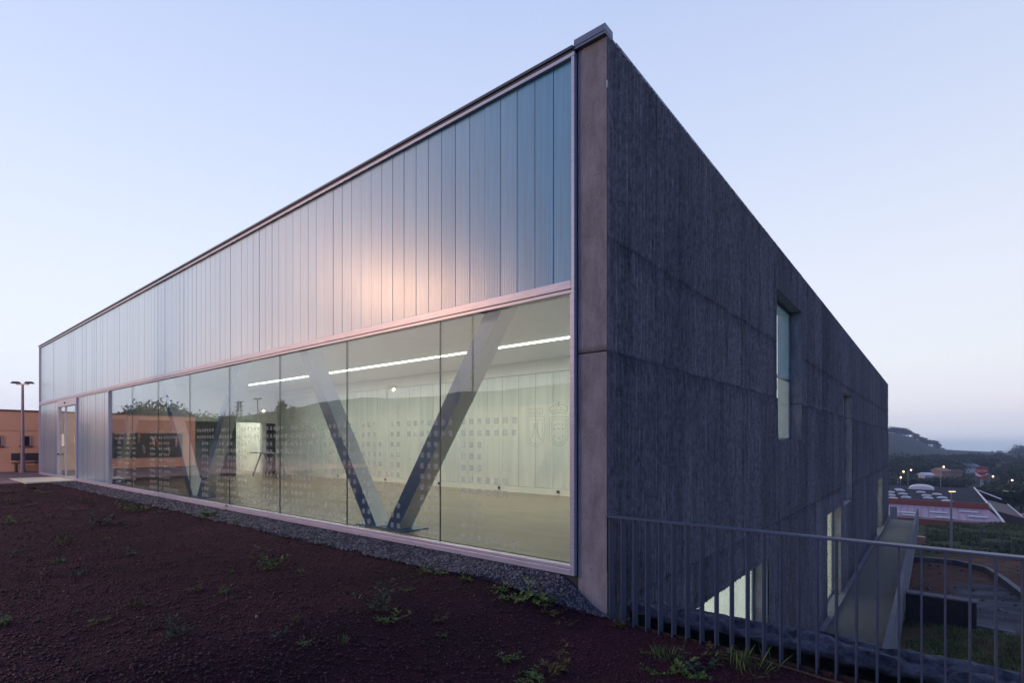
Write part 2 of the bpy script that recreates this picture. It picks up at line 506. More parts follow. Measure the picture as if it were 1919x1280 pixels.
# body of that wall behind the ribs: smooth end, inner face, jambs of the openings
mb = MB()
mb.add([(XW, 0, -1), (0, 0, -1), (0, 0, 2.795), (XW, 0, 2.795)], [(0, 1, 2, 3)])
mb.add([(XW, 0, 2.81), (.003, -.004, 2.81), (.003, -.004, 5.48), (XW, -.004, 5.48)], [(0, 1, 2, 3)])
mb.add([(XW, -.003, 5.482), (.003, -.003, 5.482), (0, 0, TOP), (XW, 0, TOP)], [(0, 1, 2, 3)])
mb.add([(XW, .02, -1), (XW + .34, .02, -1), (XW + .34, .02, TOP), (XW, .02, TOP)], [(0, 1, 2, 3)])
mb.add([(XW, 0, -1), (XW, .4, -1), (XW, .4, TOP), (XW, 0, TOP)], [(0, 3, 2, 1)])
mb.build('concrete_wall_end', 'smooth', hall)
mb = MB()
mb.add([(XW, YB, -7), (.004, YB, -7), (.004, YB, TOP), (XW, YB, TOP)], [(0, 3, 2, 1)])
mb.build('concrete_wall_end', 'smooth', hall)
D = .28
for (a, b, c, d) in holes:
    mb = MB()
    x0, x1 = -D - .1, .034
    n = 14
    for (ya, yb_) in ((a, a), (b, b)):
        mb.add([(x0, ya, c), (x1, ya, c), (x1, ya, d), (x0, ya, d)], [(0, 1, 2, 3)])
    mb.add([(x0, a, d), (x1, a, d), (x1, b, d), (x0, b, d)], [(0, 1, 2, 3)])
    mb.add([(x0, a, c), (x1, a, c), (x1, b, c), (x0, b, c)], [(0, 1, 2, 3)])
    mb.build('window_reveal', MAT['smooth'], hall)

# --- side windows: frame + panes, each a part of its own
def side_window(h, mats, split=None):
    a, b, c, d = h
    x = -D
    f = MB()
    t = .05
    f.box(x, x + .05, a, b, d - t, d); f.box(x, x + .05, a, b, c, c + t)
    f.box(x, x + .05, a, a + t, c + t, d - t); f.box(x, x + .05, b - t, b, c + t, d - t)
    if split:
        f.box(x, x + .05, a + t, b - t, split - .03, split + .03)
    w = f.build('window', 'capmetal', hall)
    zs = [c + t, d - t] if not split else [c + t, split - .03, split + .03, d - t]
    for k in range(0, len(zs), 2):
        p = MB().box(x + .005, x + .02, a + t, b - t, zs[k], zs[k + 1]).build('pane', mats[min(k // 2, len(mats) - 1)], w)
        g = MB().box(x + .024, x + .03, a + t, b - t, zs[k], zs[k + 1]).build('glazing', 'glassdim', w)
    return w
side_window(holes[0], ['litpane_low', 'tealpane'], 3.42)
side_window(holes[1], ['litpane_low'])
side_window(holes[2], ['litpane'])
side_window(holes[3], ['litpane'])
side_window(holes[4], ['litpane_bright'])

# --- parapet caps
mb = MB()
mb.box(XW - .03, .006, -.046, .20, TOP + .004, TOP + .030)
mb.hexa([(XW - .03, -.052, TOP + .032), (.008, -.052, TOP + .032), (.008, .12, TOP + .032), (XW - .03, .12, TOP + .032)], [(XW - .024, -.048, TOP + .108), (.006, -.048, TOP + .108), (.006, .12, TOP + .108), (XW - .024, .12, TOP + .108)])
mb.box(-.33, .010, .202, YB, TOP + .004, TOP + .040)
mb.build('parapet_cap', 'capmetal', hall)
mb = MB()
mb.box(XL - .06, XW - .035, -.07, .25, TOP + .018, TOP + .050)
mb.box(XL - .05, XW - .035, -.05, .20, TOP - .008, TOP + .016)
mb.build('roof_coping', 'copingmetal', hall)
mb = MB()
mb.box(XL, XW - .02, -.05, .06, TOP - .055, TOP - .012)
mb.box(XW - .062, XW - .022, -.05, .06, ZS - .0, TOP - .057)
mb.box(XL - .03, XL + .04, -.05, .06, ZS, TOP - .057)
# middle beam: stepped profile
mb.box(XL + .042, XW - .064, -.05, .06, ZB0 + .045, ZB1)
mb.box(XL + .042, XW - .064, -.035, .05, ZB0, ZB0 + .043)
# sill
mb.box(XL + .042, XW - .064, -.05, .06, ZS, ZS + .065)
mb.box(XL + .042, XW - .064, -.032, .05, ZS + .067, ZS + .105)
mb.box(XW - .092, XW - .064, -.032, .05, ZS + .107, ZB0 - .002)
fr = mb.build('facade_frame', 'alu', hall, bevel=.004)
mb = MB()
mb.box(XW - .021, XW - .001, .005, .06, ZS, TOP)
mb.build('expansion_gap', 'gasket', hall)

MB().box(XL, XW - .003, .0, .06, -.6, ZS - .003).build('plinth', 'darkmetal', hall)
# --- translucent channel glass, every plank set with its own small error
def channels(name, xa, xb, z0, z1, width=.262):
    m = MB()
    n = max(1, round((xa - xb) / width))
    w = (xa - xb) / n
    for i in range(n):
        x1 = xa - i * w
        x0 = x1 - w
        tone = random.random()
        t = random.uniform(-.0016, .0016)
        b = random.uniform(-.002, .002)
        g = .004
        y = -.004 + b
        m.add([(x0 + g, y - t, z0), (x1 - g, y + t, z0), (x1 - g, y + t, z1), (x0 + g, y - t, z1),
               (x0 + g, .05, z0), (x1 - g, .05, z0), (x1 - g, .05, z1), (x0 + g, .05, z1)],
              [(0, 1, 2, 3), (4, 0, 3, 7), (1, 5, 6, 2)], 0, tone)
        m.add([(x0 - g, .022, z0), (x0 + g, .022, z0), (x0 + g, .022, z1), (x0 - g, .022, z1)], [(0, 1, 2, 3)], 1, tone)
    m.add([(xb, .052, z0), (xa, .052, z0), (xa, .052, z1), (xb, .052, z1)], [(0, 1, 2, 3)], 1, .5)
    return m.build(name, ['channel', 'chanjoint'], hall)
channels('channel_glass_cladding', XW - .064, XL + .042, ZB1 + .002, TOP - .057)
channels('channel_glass_panel', -18.04, -22.03, ZS + .107, ZB0 - .002)
channels('channel_glass_panel', -25.20, XL + .042, ZS + .107, ZB0 - .002)
mb = MB()
for x in (-18.0,):
    mb.box(x - .035, x + .03, -.045, .05, ZS + .107, ZB0 - .002)
mb.build('frame_post', 'alu', hall)

# --- clear panes with dotted lettering
FONT = {
 'T': ["1111111", "1111111", "0011100", "0011100", "0011100", "0011100", "0011100", "0011100", "0011100", "0011100", "0011100"],
 'E': ["1111111", "1111111", "1110000", "1110000", "1110000", "1111110", "1111110", "1110000", "1110000", "1110000", "1111111"],
 'N': ["1110011", "1110011", "1111011", "1111011", "1111011", "1101111", "1101111", "1101111", "1100111", "1100111", "1100111"],
 'O': ["0111110", "1111111", "1110111", "1110111", "1110111", "1110111", "1110111", "1110111", "1110111", "1111111", "0111110"],
 'R': ["1111110", "1111111", "1110111", "1110111", "1110111", "1111110", "1111110", "1111100", "1110110", "1110111", "1110111"],
 'C': ["0111111", "1111111", "1110000", "1110000", "1110000", "1110000", "1110000", "1110000", "1110000", "1111111", "0111111"],
 'A': ["0011100", "0111110", "0110110", "1110111", "1110111", "1110111", "1111111", "1111111", "1110111", "1110111", "1110111"],
 'D': ["1111110", "1111111", "1110111", "1110111", "1110111", "1110111", "1110111", "1110111", "1110111", "1111111", "1111110"],
}
TEXT = "TO DE TACORONTE"
dots = []
pitch, g = 1.094, .150
xr = -1.68
for i, ch in enumerate(reversed(TEXT)):
    if ch == ' ':
        continue
    xc = xr - i * pitch
    for r_, row in enumerate(FONT[ch]):
        for c_, q in enumerate(row):
            if q == '1':
                dots.append((xc + (c_ - 3) * g * .95, 2.10 - r_ * g))
edges = [XW - .094] + [-(.355 + 2.2025 * k) for k in range(1, 8)] + [-17.965]
panes = []
for k in range(8):
    xa, xb = edges[k], edges[k + 1]
    z0, z1 = ZS + .107, ZB0 - .002
    p = MB().box(xb + .005, xa - (.005 if k else 0), .004, .022, z0, z1).build('window_pane', 'glass', hall)
    panes.append(p)
    d = MB()
    for (x, z) in dots:
        if xb + .02 < x < xa - .02:
            s = .037
            d.add([(x - s, .0005, z - s), (x + s, .0005, z - s), (x + s, .0005, z + s), (x - s, .0005, z + s)], [(0, 1, 2, 3)])
    if d.f:
        tag(d.build('dot_lettering', 'frit', p), kind='stuff')
for k in range(1, 8):
    MB().box(edges[k] - .003, edges[k] + .003, .002, .024, ZS + .107, ZB0 - .002).build('glass_joint', 'edge', hall)

# --- the two etched coats of arms on the first pane
def crest(kind, xc, zc, w, h):
    m = MB()
    def line(pts, t=.008):
        for (p, q) in zip(pts[:-1], pts[1:]):
            dx, dz = q[0] - p[0], q[1] - p[1]
            L = math.hypot(dx, dz) or 1
            nx, nz = -dz / L * t / 2, dx / L * t / 2
            m.add([(p[0] + nx, .001, p[1] + nz), (p[0] - nx, .001, p[1] - nz), (q[0] - nx, .001, q[1] - nz), (q[0] + nx, .001, q[1] + nz)], [(0, 1, 2, 3)])
    def shield(s, top, bot):
        pts = [(xc - s, top), (xc - s, bot + s)]
        pts += [(xc - s * math.cos(t), bot + s - s * math.sin(t)) for t in np.linspace(0, math.pi, 18)]
        pts += [(xc + s, top), (xc - s, top)]
        line(pts)
    top, bot = zc + h * .22, zc - h * .5
    shield(w / 2, top, bot)
    shield(w / 2 - .035, top - .045, bot + .045)
    if kind == 'tower':
        ct = top + .03
        line([(xc - w * .42, ct), (xc + w * .42, ct)])
        line([(xc - w * .42, ct + .035), (xc + w * .42, ct + .035)])
        for k in range(5):
            x = xc - w * .36 + k * w * .18
            line([(x - w * .05, ct + .035), (x - w * .06, ct + .13), (x + w * .06, ct + .13), (x + w * .05, ct + .035)], .006)
        line([(xc - w * .10, top - .17), (xc + w * .10, top - .17)])
        line([(xc - w * .08, top - .17), (xc - w * .20, bot + .17), (xc - w * .34, bot + .12)], .014)
        line([(xc + w * .08, top - .17), (xc + w * .20, bot + .17), (xc + w * .34, bot + .12)], .014)
        for k in (-1.2, -.4, .4, 1.2):
            line([(xc + k * .02, top - .16), (xc + k * .05, top - .08)], .009)
    else:
        ct = top + .05
        arc = [(xc + w * .42 * math.sin(t), ct + .02 * math.cos(t)) for t in np.linspace(-1.3, 1.3, 9)]
        line(arc, .012)
        line([(x, z + .045) for x, z in arc], .009)
        line([(xc - w * .40, ct + .03)] + [(xc - w * .5 * math.cos(t), ct + .08 + .085 * math.sin(t)) for t in np.linspace(-.1, math.pi + .1, 14)] + [(xc + w * .40, ct + .03)], .010)
        line([(xc - w * .18, ct + .07), (xc, ct + .16), (xc + w * .18, ct + .07)], .008)
        line([(xc, ct + .165), (xc, ct + .225)], .012)
        line([(xc - .02, ct + .20), (xc + .02, ct + .20)], .010)
        for (a, b) in ((-.07, -.20), (0, -.20), (.07, -.20), (-.07, -.33), (.07, -.33), (-.06, -.13), (.0, -.12), (.06, -.13), (0, -.36)):
            line([(xc + a - .013, top + b), (xc + a + .013, top + b)], .022)
    m.v = [(xc + (x - xc) * .80, y, 2.0 + (z - zc + .03) * .66) for (x, y, z) in m.v]
    return m.build('coat_of_arms', 'etch', panes[0])
crest('tower', -.935, 1.95, .31, .72)
crest('crown', -.61, 1.92, .31, .68)

# --- entrance door
door = MB()
xa, xb = -22.05, -25.18
door.box(xb, xa, -.055, .06, 3.24, ZB0 - .002)
door.box(xb, xb + .22, -.05, .05, ZS + .107, 3.238)
door.box(xa - .07, xa, -.05, .05, ZS + .107, 3.238)
door = door.build('door', 'alu', hall)
mb = MB().box(-23.9, -23.75, -.075, -.057, 3.33, 3.39)
mb.build('sensor', 'black', door)
mb = MB()
mb.box(xb + .222, -24.05, .0, .012, ZS + .11, 3.236)
mb.box(-24.0, xa - .072, .014, .026, ZS + .11, 3.236)
mb.build('door_leaf', 'glassdim', door)
for q in (-24.06, xa - .4):
    MB().box(q, q + .05, -.012, .034, ZS + .11, 3.236).build('door_stile', 'alu', door)
MB().box(-24.62, -24.30, -.008, -.002, 1.66, 2.14).build('notice', 'paper', door)
MB().box(-24.95, -24.86, -.09, -.03, 1.30, 1.36).build('door_handle', 'black', door)

# --- interior of the hall
mb = MB()
mb.box(XL + .1, XW, .065, 6.3, FL - .2, FL)
mb.build('hall_floor', 'floor', hall)
mb = MB()
mb.box(XL + .1, XW, .10, 6.3, 3.95, 4.12)
mb.box(XL + .1, XW, .07, .098, ZB0 + .01, 4.1)
mb.build('hall_ceiling', 'ceil', hall)
mb = MB()
mb.box(-19.05, XW, 6.0, 6.3, 3.62, 3.948)
mb.box(-19.05, XW, 6.0, 6.03, FL + .001, FL + .16)
mb.box(-19.25, -19.052, .10, 6.3, 2.62, 3.948)          # end wall over the opening
mb.box(-19.25, -19.052, 5.42, 6.3, FL + .001, 2.618)
mb.box(-28.72, -28.6, .07, 6.3, FL + .001, 3.948)
mb.box(-28.6, -19.3, 6.1, 6.3, FL + .001, 3.948)
mb.box(XW - .001, XW + .004, .4, 6.3, FL, 3.948)
mb.build('interior_wall', 'white', hall)
mb = MB()
mb.box(-19.20, -19.04, .30, 4.36, FL + .001, 2.616)
mb.build('partition_panel', 'darkpanel', hall)
mb = MB()
mb.box(-19.12, -19.02, 5.58, 5.96, FL + .001, 2.60)
mb.build('black_panel', 'black', hall)
mb = MB()
w = .56
x = -.36
i = 0
while x > -19.0:
    x2 = max(x - w, -19.04)
    mb.box(x2 + .006, x - .006, 6.05, 6.12, FL + .165, 3.615, 0)
    mb.box(x2 - .006, x2 + .006, 6.06, 6.10, FL + .165, 3.615, 1)
    x = x2 - .0001
    i += 1
mb.build('inner_glass_wall', ['innerglass', 'joint'], hall)
for sx in (-.95, -2.8, -4.65, -6.6, -9.0, -11.6, -14.4):
    MB().box(sx - .04, sx + .04, 5.985, 5.999, FL + .06, FL + .13).build('socket', 'socket', hall)
# room glimpsed through the opening
mb = MB()
mb.box(-23.05, -23.0, 3.6, 6.1, FL + .002, 3.94)
mb.build('lobby_wall', 'white', hall)
MB().box(-22.99, -22.95, 4.9, 5.75, FL + .55, FL + 1.25).build('counter', 'wood', hall)
MB().box(-22.99, -22.96, 5.0, 5.6, FL + 1.3, FL + 2.3).build('glass_door', 'tealdoor', hall)
e = MB().box(-19.04, -19.01, 4.6, 5.0, 2.74, 2.92).build('exit_sign', 'exitsign', hall)
mb = MB()
mb.add([(-19.008, 4.66, 2.80), (-19.008, 4.78, 2.80), (-19.008, 4.78, 2.87), (-19.008, 4.66, 2.87)], [(0, 1, 2, 3)])
mb.add([(-19.008, 4.84, 2.79), (-19.008, 4.94, 2.835), (-19.008, 4.84, 2.88)], [(0, 1, 2)])
mb.build('pictogram', 'signwhite', e)
e = MB().box(-19.04, -19.01, .36, .66, 2.78, 3.08).build('fire_alarm_sign', 'signred', hall)
mb = MB()
mb.add([(-19.008, .47, 2.84), (-19.008, .55, 2.84), (-19.008, .55, 3.02), (-19.008, .47, 3.02)], [(0, 1, 2, 3)])
mb.build('pictogram', 'signwhite', e)
# light line in the ceiling
MB().box(-17.0, XW - .02, 3.935, 3.982, 3.925, 3.949).build('ceiling_light', 'strip', hall)
MB().box(-28.0, -20.0, 2.9, 2.96, 3.925, 3.949).build('ceiling_light', 'strip', hall)

# --- V-shaped steel columns behind the glass
def vcolumn(xc):
    y0, y1 = .16, .43
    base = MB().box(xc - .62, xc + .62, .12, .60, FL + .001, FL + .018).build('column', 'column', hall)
    for s in (-1, 1):
        m = MB()
        bx, tx = xc + s * .26, xc + s * 2.62
        hw = .145
        zt = 3.94
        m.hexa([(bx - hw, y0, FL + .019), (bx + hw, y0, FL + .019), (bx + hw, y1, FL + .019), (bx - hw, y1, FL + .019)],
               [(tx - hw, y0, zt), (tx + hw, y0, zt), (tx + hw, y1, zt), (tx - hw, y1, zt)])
        m.mi = [0 if k == 2 else 1 for k in range(6)]  # unlit blue front, lit pale sides: light and shade put into the colours
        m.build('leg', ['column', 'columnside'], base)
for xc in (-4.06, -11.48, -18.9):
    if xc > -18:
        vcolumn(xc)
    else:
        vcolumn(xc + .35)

# --- shell closing the building (roof, back, left side, lower storey)
mb = MB()
mb.box(XL, XW - .001, .25, YB, 5.95, 6.08)
mb.build('roof', 'roofdark', hall)
mb = MB()
mb.box(XL - .03, XL + .04, .062, YB, -1, 6.1)
mb.box(XL, XW, YB - .2, YB - .01, -7, 6.1)
mb.box(XW - .03, XW - .005, 6.35, YB - .3, -7, 5.9)
mb.build('outer_wall', 'smooth', hall)

# --- walkway along the side wall
mb = MB()
mb.box(.03, 1.74, 10.2, 42.5, -4.35, -3.87)
mb.build('walkway', 'rampfloor', hall)
mb = MB()
mb.box(.03, .20, 10.2, 42.5, -3.868, -3.72)
mb.build('kerb', 'concrete', hall)
mb = MB()
mb.box(1.74, 1.86, 9.6, 42.5, -4.40, -2.98)
mb.build('parapet', 'concrete', hall)

# trestle table left inside
tb = thing('table', 'small trestle table standing inside the glass hall by the end wall', 'table', (-17.6, 5.0, FL))
mb = MB().box(-.9, .9, -.35, .35, .90, .935); mb.build('table_top', 'pole', tb)
for sx in (-.55, .55):
    mb = MB()
    mb.tube([(sx, -.06, .90), (sx - .18, -.3, .0)], .028, 6); mb.tube([(sx, .06, .90), (sx + .18, .3, .0)], .028, 6)
    mb.build('leg', 'pole', tb)

# ================================================================== NEAR GROUND
def strip_w(x):
    return .70 * min(1, max(.0, (-x + .02) / 1.9)) ** .75 + .035
def soil_z(x, y):
    t = min(1, max(0, (x + 1.6) / 2.1))
    t = t * t * (3 - 2 * t)
    z = .335 + (-.06 - .335) * t
    return z
def soil_patch():
    xs = np.concatenate([np.arange(-22.5, -10, .22), np.arange(-10, 9.0, .11)])
    ys = np.concatenate([np.arange(-24, -9, .4), np.arange(-9, -.86, .11), [-.82, -.74, -.66, -.58, -.5, -.42, -.34, -.26, -.18, -.1, -.02]])
    nx, ny = len(xs), len(ys)
    V = np.zeros((ny, nx, 3))
    for j, y in enumerate(ys):
        for i, x in enumerate(xs):
            n = noise.noise((x * .5, y * .5, 0)) * .03 + noise.noise((x * 2.2, y * 2.2, 3)) * .016 + noise.noise((x * 6, y * 6, 8)) * .010
            z = soil_z(x, y) + n
            if x < .05 and y > -strip_w(x) + .06:
                z -= .10          # dives below the gravel
            if y > -.1 and x > 0:
                z += .0
            V[j, i] = (x, y, z)
    i, j = np.meshgrid(np.arange(nx - 1), np.arange(ny - 1))
    a = (j * nx + i).ravel()
    F = np.stack([a, a + 1, a + nx + 1, a + nx], 1)
    return np_mesh('red_soil', V.reshape(-1, 3), F, 'soil', smooth=True), V, xs, ys
so, SV, SX, SY = soil_patch()
tag(so, kind='structure')
def sz(x, y):
    n = noise.noise((x * .5, y * .5, 0)) * .03 + noise.noise((x * 2.2, y * 2.2, 3)) * .016 + noise.noise((x * 6, y * 6, 8)) * .010
    return soil_z(x, y) + n
OCT = np.array([(1, 0, 0), (-1, 0, 0), (0, 1, 0), (0, -1, 0), (0, 0, 1), (0, 0, -1)], float)
OCF = np.array([(0, 2, 4), (2, 1, 4), (1, 3, 4), (3, 0, 4), (2, 0, 5), (1, 2, 5), (3, 1, 5), (0, 3, 5)])
def stones(name, P, S, mat, tone):
    n = len(P)
    A = rng.normal(size=(n, 3, 3))
    Q = np.linalg.qr(A)[0]
    sh = S[:, None] * (.55 + .75 * rng.random((n, 3)))
    V = np.einsum('kv,nv,nvw->nkw', OCT, sh, Q) if False else np.einsum('nkv,nvw->nkw', OCT[None] * sh[:, None, :], Q)
    V = V + P[:, None, :]
    F = (OCF[None] + (np.arange(n) * 6)[:, None, None]).reshape(-1, 3)
    return np_mesh(name, V.reshape(-1, 3), F, mat, tone=np.repeat(tone, 6))
def granules():
    P, S = [], []
    while len(P) < 46000:
        dep = 2.6 + 13 * rng.random() ** 2.0
        lat = (rng.random() * 2.1 - 1.02) * dep
        p = from_eye(lat, dep, 0)
        if p.y > -.02 or p.x < -22 or (p.x < .1 and p.y > -strip_w(p.x) + .03):
            continue
        s = .004 + .010 * rng.random() ** 3 + .0007 * dep
        P.append((p.x, p.y, sz(p.x, p.y) + s * .25)); S.append(s)
    t = rng.random(len(P)) ** 1.6
    t[rng.random(len(P)) < .985] *= .62
    return stones('lava_granules', np.array(P), np.array(S), 'granule', t)
tag(granules(), 'fine dark red volcanic granules covering the soil', 'gravel', kind='stuff')
# gravel drip strip under the glass front
def gz(x, y):
    e = min(1, max(0, (x + .62) / .62))
    e = e * e * (3 - 2 * e)
    top = .352 - .345 * e
    edge = soil_z(x, -.7) + .012
    t = min(1, max(0, (-y) / max(.05, strip_w(x))))
    return top + (min(edge, top) - top) * t + noise.noise((x * 3, y * 3, 1)) * .012

def gravel_strip():
    xs = np.arange(-22.2, .081, .12); ys = np.linspace(.03, -1.0, 9)
    V = np.array([[(x, y * strip_w(x) if y < 0 else y, gz(x, y * strip_w(x)) - (.07 if y < -.95 else 0)) for x in xs] for y in ys])
    ny, nx = len(ys), len(xs)
    i, j = np.meshgrid(np.arange(nx - 1), np.arange(ny - 1)); a = (j * nx + i).ravel()
    F = np.stack([a + nx, a + nx + 1, a + 1, a], 1)
    return np_mesh('gravel_strip', V.reshape(-1, 3), F, 'gravel', smooth=True)
tag(gravel_strip(), kind='structure')
n = 15000
gx = .03 - 22 * rng.random(n) ** 1.9; gy = -1.06 * rng.random(n)
gy = np.array([y * strip_w(x) + (.10 * noise.noise((x * 2.2, 0, 5)) if y < -.8 else 0) * min(1, -x + .1) for x, y in zip(gx, gy)])
gy = np.minimum(gy, -.03)
P = np.array([(x, y, gz(x, y) + .004) for x, y in zip(gx, gy)])
tag(stones('gravel_stones', P, .010 + .010 * rng.random(n) + .0008 * -gx, 'pebble', rng.random(n)), 'loose grey gravel along the foot of the glass front', 'gravel', kind='stuff')

mb = MB()
for (x0, x1, y0, y1) in ((-70, -22.5, -15, 60),):
    mb.box(x0, x1, y0, y1, -.4, .375)
tag(mb.build('pavement', 'pave'), kind='structure')
mb = MB().box(-25.4, -21.9, -1.45, -.06, .36, .405)
tag(mb.build('door_slab', 'mat_pale'), 'pale flat slab lying on the pavement in front of the entrance door', 'slab')
mb = MB()
mb.add([(-800, -800, -.16), (800, -800, -.16), (800, -.0, -.16), (-800, 0, -.16)], [(0, 1, 2, 3)])
mb.add([(-800, 0, -.16), (-28.9, 0, -.16), (-28.9, 60, -.16), (-800, 60, -.16)], [(0, 1, 2, 3)])
mb.add([(0, 0, -.16), (800, 0, -.16), (800, 0, -8), (0, 0, -8)], [(3, 2, 1, 0)])
tag(mb.build('ground', 'ground'), kind='structure')

# trench and lava rock wall beyond the railing
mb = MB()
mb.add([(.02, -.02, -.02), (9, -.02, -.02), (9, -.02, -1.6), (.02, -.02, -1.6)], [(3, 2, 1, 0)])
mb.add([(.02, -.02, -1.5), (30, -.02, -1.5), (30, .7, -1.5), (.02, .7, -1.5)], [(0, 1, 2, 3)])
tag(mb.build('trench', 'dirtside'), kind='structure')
def rock_wall():
    xs = np.arange(.03, 24, .05)
    prof = [(1.02, -6.8), (1.0, -1.4), (.97, -.62), (.92, -.36), (.78, -.21), (.58, -.135), (.45, -.085), (.415, -.05), (.43, -.02), (.48, -.005), (.54, .0), (.60, .0), (.66, .0), (.72, -.005), (.78, -.01), (.84, -.02), (.90, -.03), (.96, -.05), (1.02, -.12), (1.07, -.3), (1.12, -6.8)]
    xs = np.arange(.03, 24, .036)
    V = []
    for (y, z) in prof:
        for x in xs:
            k = 1 if -.1 < z else .2
            c = Vector((x * 1.9, y * 6.0, z * 5.0))
            c += Vector((noise.noise(c * 1.7), noise.noise(c * 1.7 + Vector((9, 0, 0))), 0)) * .35
            dd = noise.voronoi(c)[0]
            crack = min(1., (dd[1] - dd[0]) * 6.5)
            plate = noise.cell(Vector((round(noise.voronoi(c)[1][0].x * 7), round(noise.voronoi(c)[1][0].y * 7), 1)))
            h = .050 * plate + .035 * (crack - 1) + .035 * noise.noise((x * .9, y, 5)) + .022 * noise.noise((x * 11, y * 11, z * 11)) + .016 * noise.noise((x * 27, y * 27, z * 27))
            V.append((x, y - k * h * .55 + k * .03 * noise.noise((x * 3, y * 3, 7)), z + k * h))
    V = np.array(V); nx = len(xs); ny = len(prof)
    i, j = np.meshgrid(np.arange(nx - 1), np.arange(ny - 1)); a = (j * nx + i).ravel()
    F = np.stack([a, a + 1, a + nx + 1, a + nx], 1)
    return np_mesh('rock_wall', V, F, 'rock')
tag(rock_wall(), 'rough dark lava rock wall running along behind the steel railing', 'wall')

# steel railing
rl = thing('railing', 'grey steel railing of flat vertical bars standing in front of the rock wall', 'railing', (0, 0, 0))
mb = MB().box(.01, 6.4, -.05, .05, 1.045, 1.064)
mb.build('top_rail', 'rail', rl, bevel=.003)
for k in range(46):
    x = .055 + k * .1345
    h = MB().box(x - .006, x + .0065, -.05, .05, -.16, 1.044)
    h.build('baluster', 'rail', rl)
mb = MB()
mb.tube([(1.25 + .25 * k, -.10 + .008 * math.sin(k * 1.3), sz(1.25 + .25 * k, -.1) + .012) for k in range(22)], .011, 6)
tag(mb.build('edging_strip', 'rust'), 'thin rusty edging strip lying on the soil at the foot of the railing', 'edging')

# ================================================================== PLANTS ON THE SOIL
def leaf_card(m, p, d, up, L, W, tone):
    d = d.normalized()
    s = d.cross(up)
    if s.length < 1e-4: s = Vector((1, 0, 0))
    s.normalize()
    mid = p + d * L * .5 + up * L * .06
    m.add([tuple(p), tuple(mid - s * W / 2), tuple(p + d * L), tuple(mid + s * W / 2)], [(0, 1, 2, 3)], 0, tone)
def weed_mesh(kind, seed):
    rd = random.Random(seed)
    m = MB()
    if kind == 'spiky':
        for _ in range(30):
            a = rd.uniform(0, 6.28); e = rd.uniform(.5, 1.4)
            d = Vector((math.cos(a) * math.cos(e), math.sin(a) * math.cos(e), math.sin(e)))
            p = Vector((rd.gauss(0, .03), rd.gauss(0, .03), 0)); L = rd.uniform(.5, 1.0)
            q = p + d * L * .55; d2 = (d + Vector((0, 0, -.45))).normalized()
            s = d.cross(Vector((0, 0, 1))).normalized() * .028
            m.add([tuple(p - s), tuple(p + s), tuple(q + s * .8), tuple(q - s * .8)], [(0, 1, 2, 3)], 0, rd.random())
            m.add([tuple(q - s * .8), tuple(q + s * .8), tuple(q + d2 * L * .45)], [(0, 1, 2)], 0, rd.random())
    elif kind == 'grass':
        for _ in range(46):
            a = rd.uniform(0, 6.28); e = rd.uniform(.35, 1.35); r = rd.random() ** .6 * .5
            p = Vector((math.cos(a * 3) * r, math.sin(a * 3) * r, 0))
            d = Vector((math.cos(a) * math.cos(e), math.sin(a) * math.cos(e), math.sin(e)))
            leaf_card(m, p, d, Vector((0, 0, 1)), rd.uniform(.25, .7), .035, rd.random())
    else:
        stems = 9 if kind == 'bush' else 6
        for _ in range(stems):
            a = rd.uniform(0, 6.28); e = rd.uniform(.25, 1.4) if kind == 'bush' else rd.uniform(.1, .6)
            d = Vector((math.cos(a) * math.cos(e), math.sin(a) * math.cos(e), math.sin(e)))
            L = rd.uniform(.35, .95)
            p0 = Vector((rd.gauss(0, .12), rd.gauss(0, .12), 0))
            s = d.cross(Vector((0, 0, 1))).normalized() * .008
            m.add([tuple(p0 - s), tuple(p0 + s), tuple(p0 + d * L)], [(0, 1, 2)], 0, .2)
            for k in range(15):
                t = rd.uniform(.12, 1.05)
                b = rd.uniform(0, 6.28)
                dd = Vector((math.cos(b), math.sin(b), rd.uniform(-.2, .9)))
                leaf_card(m, p0 + d * L * t, dd, Vector((0, 0, 1)), rd.uniform(.10, .24), rd.uniform(.06, .12), rd.random())
    return m
WEEDS = {}
def weed(u, v, size, kind='bush', mat='weed', label=None, group='small weeds scattered on the red soil', tall=1.0):
    lo, hi = 1.5, 40.
    for _ in range(40):     # walk along the line of sight down to the soil
        mid = (lo + hi) / 2
        p = sight(u, v, mid)
        if p.z > soil_z(p.x, p.y): lo = mid
        else: hi = mid
    p = sight(u, v, lo)
    key = (kind, mat, random.randrange(3))
    me = WEEDS.get(key)
    name = 'weed'
    if me is None:
        o = weed_mesh(kind, hash(key[2]) + len(kind) * 7).build(name, mat)
        WEEDS[key] = o.data
    else:
        o = bpy.data.objects.new(name, me); COL.objects.link(o)
    o.location = (p.x, p.y, sz(p.x, p.y) - .004)
    o.rotation_euler = (0, 0, random.uniform(0, 6.28))
    s = 1.05 * size * lo / FPX
    o.scale = (s, s, s * tall)
    lab = label or {'weed': 'tiny bright green weed sprouting alone from the dark red soil', 'weeddry': 'small yellowish dry weed tuft on the dark red soil',
                    'weedblue': 'small grey-green weed tuft on the dark red soil'}[mat]
    return tag(o, lab, 'weed', group)
weed(503, 1070, 42, 'bush', 'weed', 'bright green upright leafy weed in the middle of the bare soil', tall=1.3)
weed(712, 1150, 54, 'bush', 'weedblue', 'tall sparse grey-green weed on the soil before the right V column', tall=1.5)
weed(728, 1166, 48, 'flat', 'weed', 'low spreading weed at the foot of the tall grey-green weed')
weed(820, 1072, 40, 'flat', 'weed', 'low green weed clump at the gravel edge under the right V column')
weed(938, 1100, 40, 'flat', 'weed', 'weed at the gravel edge, left of the leafy clump by the concrete corner')
weed(1012, 1128, 62, 'bush', 'weed', 'largest leafy weed clump at the gravel edge near the concrete corner')
